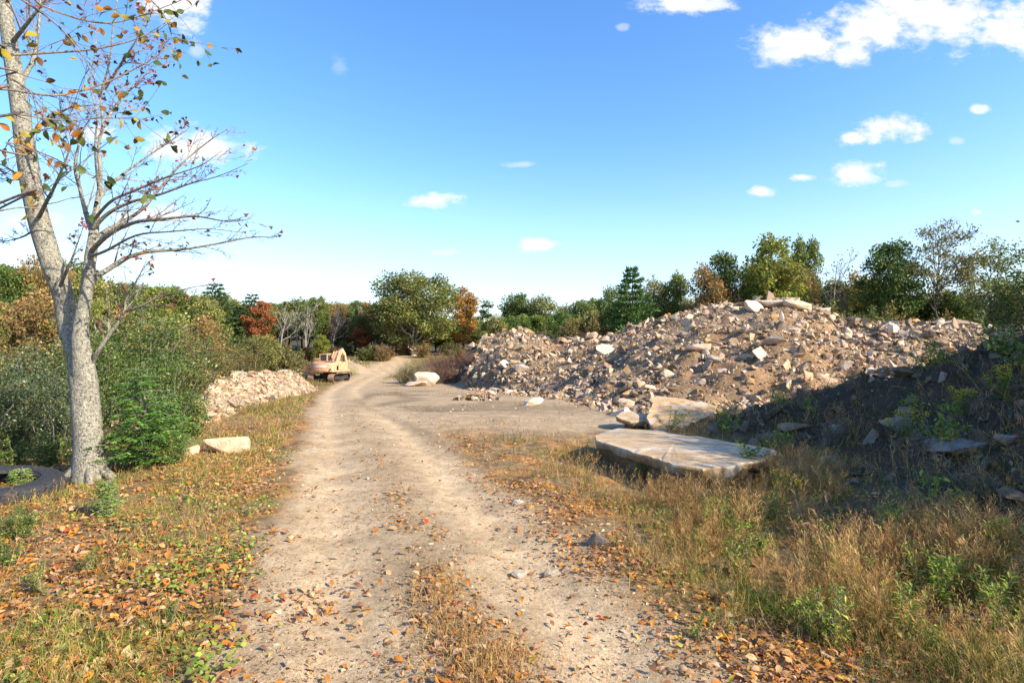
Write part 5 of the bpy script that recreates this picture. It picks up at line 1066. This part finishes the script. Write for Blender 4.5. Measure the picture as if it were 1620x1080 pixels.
def gravel():
    r = np.random.default_rng(130); x, y = spread_pts(r, 105000, 2.0, 24); s = x-xr(y); n1 = fbm(x, y, .7, 3, 131)
    den = .10+.5*np.exp(-((s-1.25)/.35)**2)*sm(8, 5, y)+.55*np.exp(-((s+.28)/.16)**2)*sm(5.5, 3.5, y)+.35*np.exp(-((s-.55)/.3)**2)*np.clip(n1*3, 0, 1)+.30*np.clip(n1*2.2, 0, 1)
    den = np.where(s > 1.7, np.where(y > 12, .5, .12), den); den = np.where(s < -1.7, .05, den)
    k = (r.random(len(x)) < den) & (mound(x, y)[0] < .05); x, y = x[k], y[k]; n = len(x); sz = sizes_of(n, r, .008, .09, 2.3)*np.maximum(1, np.hypot(x, y)/9)**.6
    pos = np.stack([x, y, H(x, y)+sz*.05], -1); M = align(normal(x, y, .05))@rotm(r.normal(size=n)*.4, r.normal(size=n)*.4, r.random(n)*6.28); pal = [((.44, .36, .26), 4), ((.36, .30, .235), 3), ((.52, .43, .31), 3), ((.28, .22, .165), 2), ((.46, .33, .19), 1.4)]; parts = []
    ch = r.integers(4, size=n)
    for k in range(4):
        g = ch == k; Vv, Ff = SMALLROCK[k]; v, f = scat(Vv, Ff, pos[g], M[g], sz[g]); parts.append((v, f, percol(pick(pal, int(g.sum()), r, .2), len(Vv))))
    o = link('gravel', mesh_of('gravel', parts), STONE, kind='stuff'); o['label'] = 'loose grey and tan gravel scattered over the track'
gravel()
def weed(px, row, h, label, pal, seed, flower=None, d=None, bushy=1.0, name='weed'):
    """upright leafy stem weed: stems, long leaves, sometimes yellow flower sprays"""
    r = np.random.default_rng(seed); x, y, z = hit(px, row); root = thing(name, label, 'weed', (x, y, z)); st = []; pos = []; M = []; fl = []
    for k in range(max(int(5*bushy), 2)):
        e = np.array([r.normal()*.16*h*2, r.normal()*.16*h*2, h*(.65+.4*r.random())]); P = wander((r.normal()*.03, r.normal()*.03, -.02), e, r, 6, .05); st.append((*tube(P, np.linspace(.005, .0018, 6), 4), np.ones(3)))
        m = int(34*bushy); t = .12+.88*(np.arange(m)+r.random(m))/m; c = np.array([np.interp(t, np.linspace(0, 1, 6), P[:, i]) for i in range(3)]).T; a = np.arange(m)*2.4+r.random(m); yv = np.stack([np.cos(a), np.sin(a), .35+.5*t], -1); yv /= np.linalg.norm(yv, axis=1, keepdims=True); xv = np.cross(yv, [0, 0, 1.]); xv /= np.linalg.norm(xv, axis=1, keepdims=True)
        pos.append(c); M.append(np.stack([xv, yv, np.cross(xv, yv)], -1))
        if flower: fl.append(P[-1]+r.normal(size=(50, 3))*np.array([.05, .05, .04])*h*1.3)
    pos = np.concatenate(pos); M = np.concatenate(M); V, Fc = leafshape(.15, .15, 2); v, f = scat(V, Fc, pos, M, h*.17*(.6+.6*r.random(len(pos))))
    link('stem', mesh_of('stem', st), BARK_TWIG, root, kind='stuff'); link('foliage', mesh_of('foliage', [(v, f, percol(pick(pal, len(pos), r, .25), len(V)))], True), LEAF, root)
    if flower: link('flower_head', mesh_of('flower_head', [leaves_at(np.concatenate(fl), .022, flower, r)]), LEAF, root, kind='stuff')
YF = [((.55, .38, .03), 3), ((.40, .30, .04), 2)]
for q in ((1193, 765, .62, 'leafy green goldenrod in front of the right end of the huge flat slab', FRESH, 1, None), (1235, 800, .42, 'yellow flowering goldenrod below the right end of the huge flat slab', FRESH, 2, YF), (1400, 860, .40, 'bright lime green leafy weed against the shaded bank', [((.20, .28, .03), 3), ((.14, .22, .03), 2)], 3, None),
          (1140, 850, .40, 'feathery green weed in the middle of the tan grass', FRESH, 4, None), (1480, 960, .5, 'tall pale green weed at the lower right', FRESH, 5, None), (1560, 905, .5, 'green weed with a tall tip near the right edge', FRESH, 6, None), (1430, 1010, .36, 'bushy green weed at the bottom right', FRESH, 7, None), (1340, 930, .36, 'thin green weed among dry grass right of centre', FRESH, 8, None),
          (1440, 700, .5, 'yellow goldenrod on the slope of the shaded bank', FRESH, 9, YF), (1590, 640, .55, 'yellow goldenrod near the top of the shaded bank', FRESH, 10, YF), (1520, 660, .45, 'small goldenrod tuft half way up the shaded bank', FRESH, 11, YF), (1010, 760, .34, 'green weed at the left front of the huge flat slab', FRESH, 12, None),
          (1060, 682, .5, 'green weed sprouting between the flat slab and the tilted slab', FRESH, 13, None), (1030, 672, .35, 'small green weed left of the one between the slabs', FRESH, 14, None), (1590, 1000, .42, 'dense green weed in the lower right corner', FRESH, 15, None), (1280, 1010, .3, 'low green weed at the bottom of the tan grass', FRESH, 16, None),
          (140, 905, .22, 'broad-leaved green weed in the leaf litter at the left', FRESH, 17, None), (60, 940, .24, 'bright green weed near the left edge of the leaf litter', FRESH, 18, None), (270, 985, .16, 'small green weed in the leaf litter near the track', FRESH, 19, None), (1100, 1010, .16, 'tiny green weed at the right gravel edge', FRESH, 20, None),
          (1260, 870, .75, 'tall thin dead brown stalk standing in the tan grass', [((.16, .1, .06), 1)], 21, None), (1385, 640, .9, 'dark spindly weed standing on the crest of the shaded bank', [((.05, .055, .02), 1)], 22, None), (1545, 880, .55, 'red-stemmed dry stalk near the right edge', [((.2, .05, .04), 1)], 23, None)):
    px, row, h, lb, pal, sd, fl = q; weed(px, row, h, lb, pal, sd, fl, bushy=.3 if sd in (21, 23) else (.5 if sd == 22 else 1.2))
def weed_rows():
    r = np.random.default_rng(140); W3 = [bush(70, .42, .34, 320, .055, FRESH, 5, leafshape(.17, .12, 2), .1), bush(71, .5, .4, 380, .06, FRESH[1:], 6, leafshape(.15, .12, 2), .1), bush(72, .5, .5, 300, .035, [((.24, .16, .08), 3), ((.15, .10, .05), 2), ((.10, .10, .03), 2)], 12, leafshape(.12, .1, 2), .3)]
    for i in range(26):
        x, y = r.uniform(1.4, 4.2), r.uniform(3.0, 6.4)
        if x/y > .95 or x-xr(y) < 2.3: continue
        put(W3[i % 2], 'green_weed', 'slender green weed standing among the sunny dry grass at the lower right', 'weed', x, y, .18+.2*r.random(), group='green weeds in the lower right grass')
    for i in range(60):
        x, y = r.uniform(3.4, 10), r.uniform(4.2, 12.5)
        if x/y > .95 or bank(x, y) < .15: continue
        put(W3[2] if r.random() < .7 else W3[0], 'bank_weed', 'scrubby brown weed on the shaded earth bank', 'weed', x, y, .25+.45*r.random(), group='scrubby weeds on the shaded bank')
weed_rows()
# evergreen and leafy bushes crowning the bank at the right edge; they throw the shade over it
for x, y, h, wd, pr, lb in ((10.9, 11.3, 2.4, 2.6, S2, 'dark bush on top of the shaded bank at the right edge'), (11.4, 8.9, 3.0, 3.4, S2, 'tall dark bush crowning the bank beyond the right edge'), (10.5, 6.9, 3.0, 3.4, S2, 'tall leafy bush on the shoulder of the bank'), (9.9, 5.2, 3.0, 3.2, S2, 'leafy bush half way along the bank'), (9.4, 3.4, 3.1, 3.2, S2, 'leafy bush on the near half of the bank'), (9.2, 1.9, 2.9, 2.6, S2, 'slim leafy bush at the near foot of the bank'), (12.8, 6.6, 4.0, 4.0, S4, 'highest olive bush at the back of the bank'), (11.9, 3.8, 3.8, 4.0, S4, 'olive bush behind the leafy row on the bank'), (14.2, 9.8, 3.6, 4.0, S4, 'olive bush far back on the bank')):
    put(pr, 'bush', lb, 'bush', x, y, h, wd)
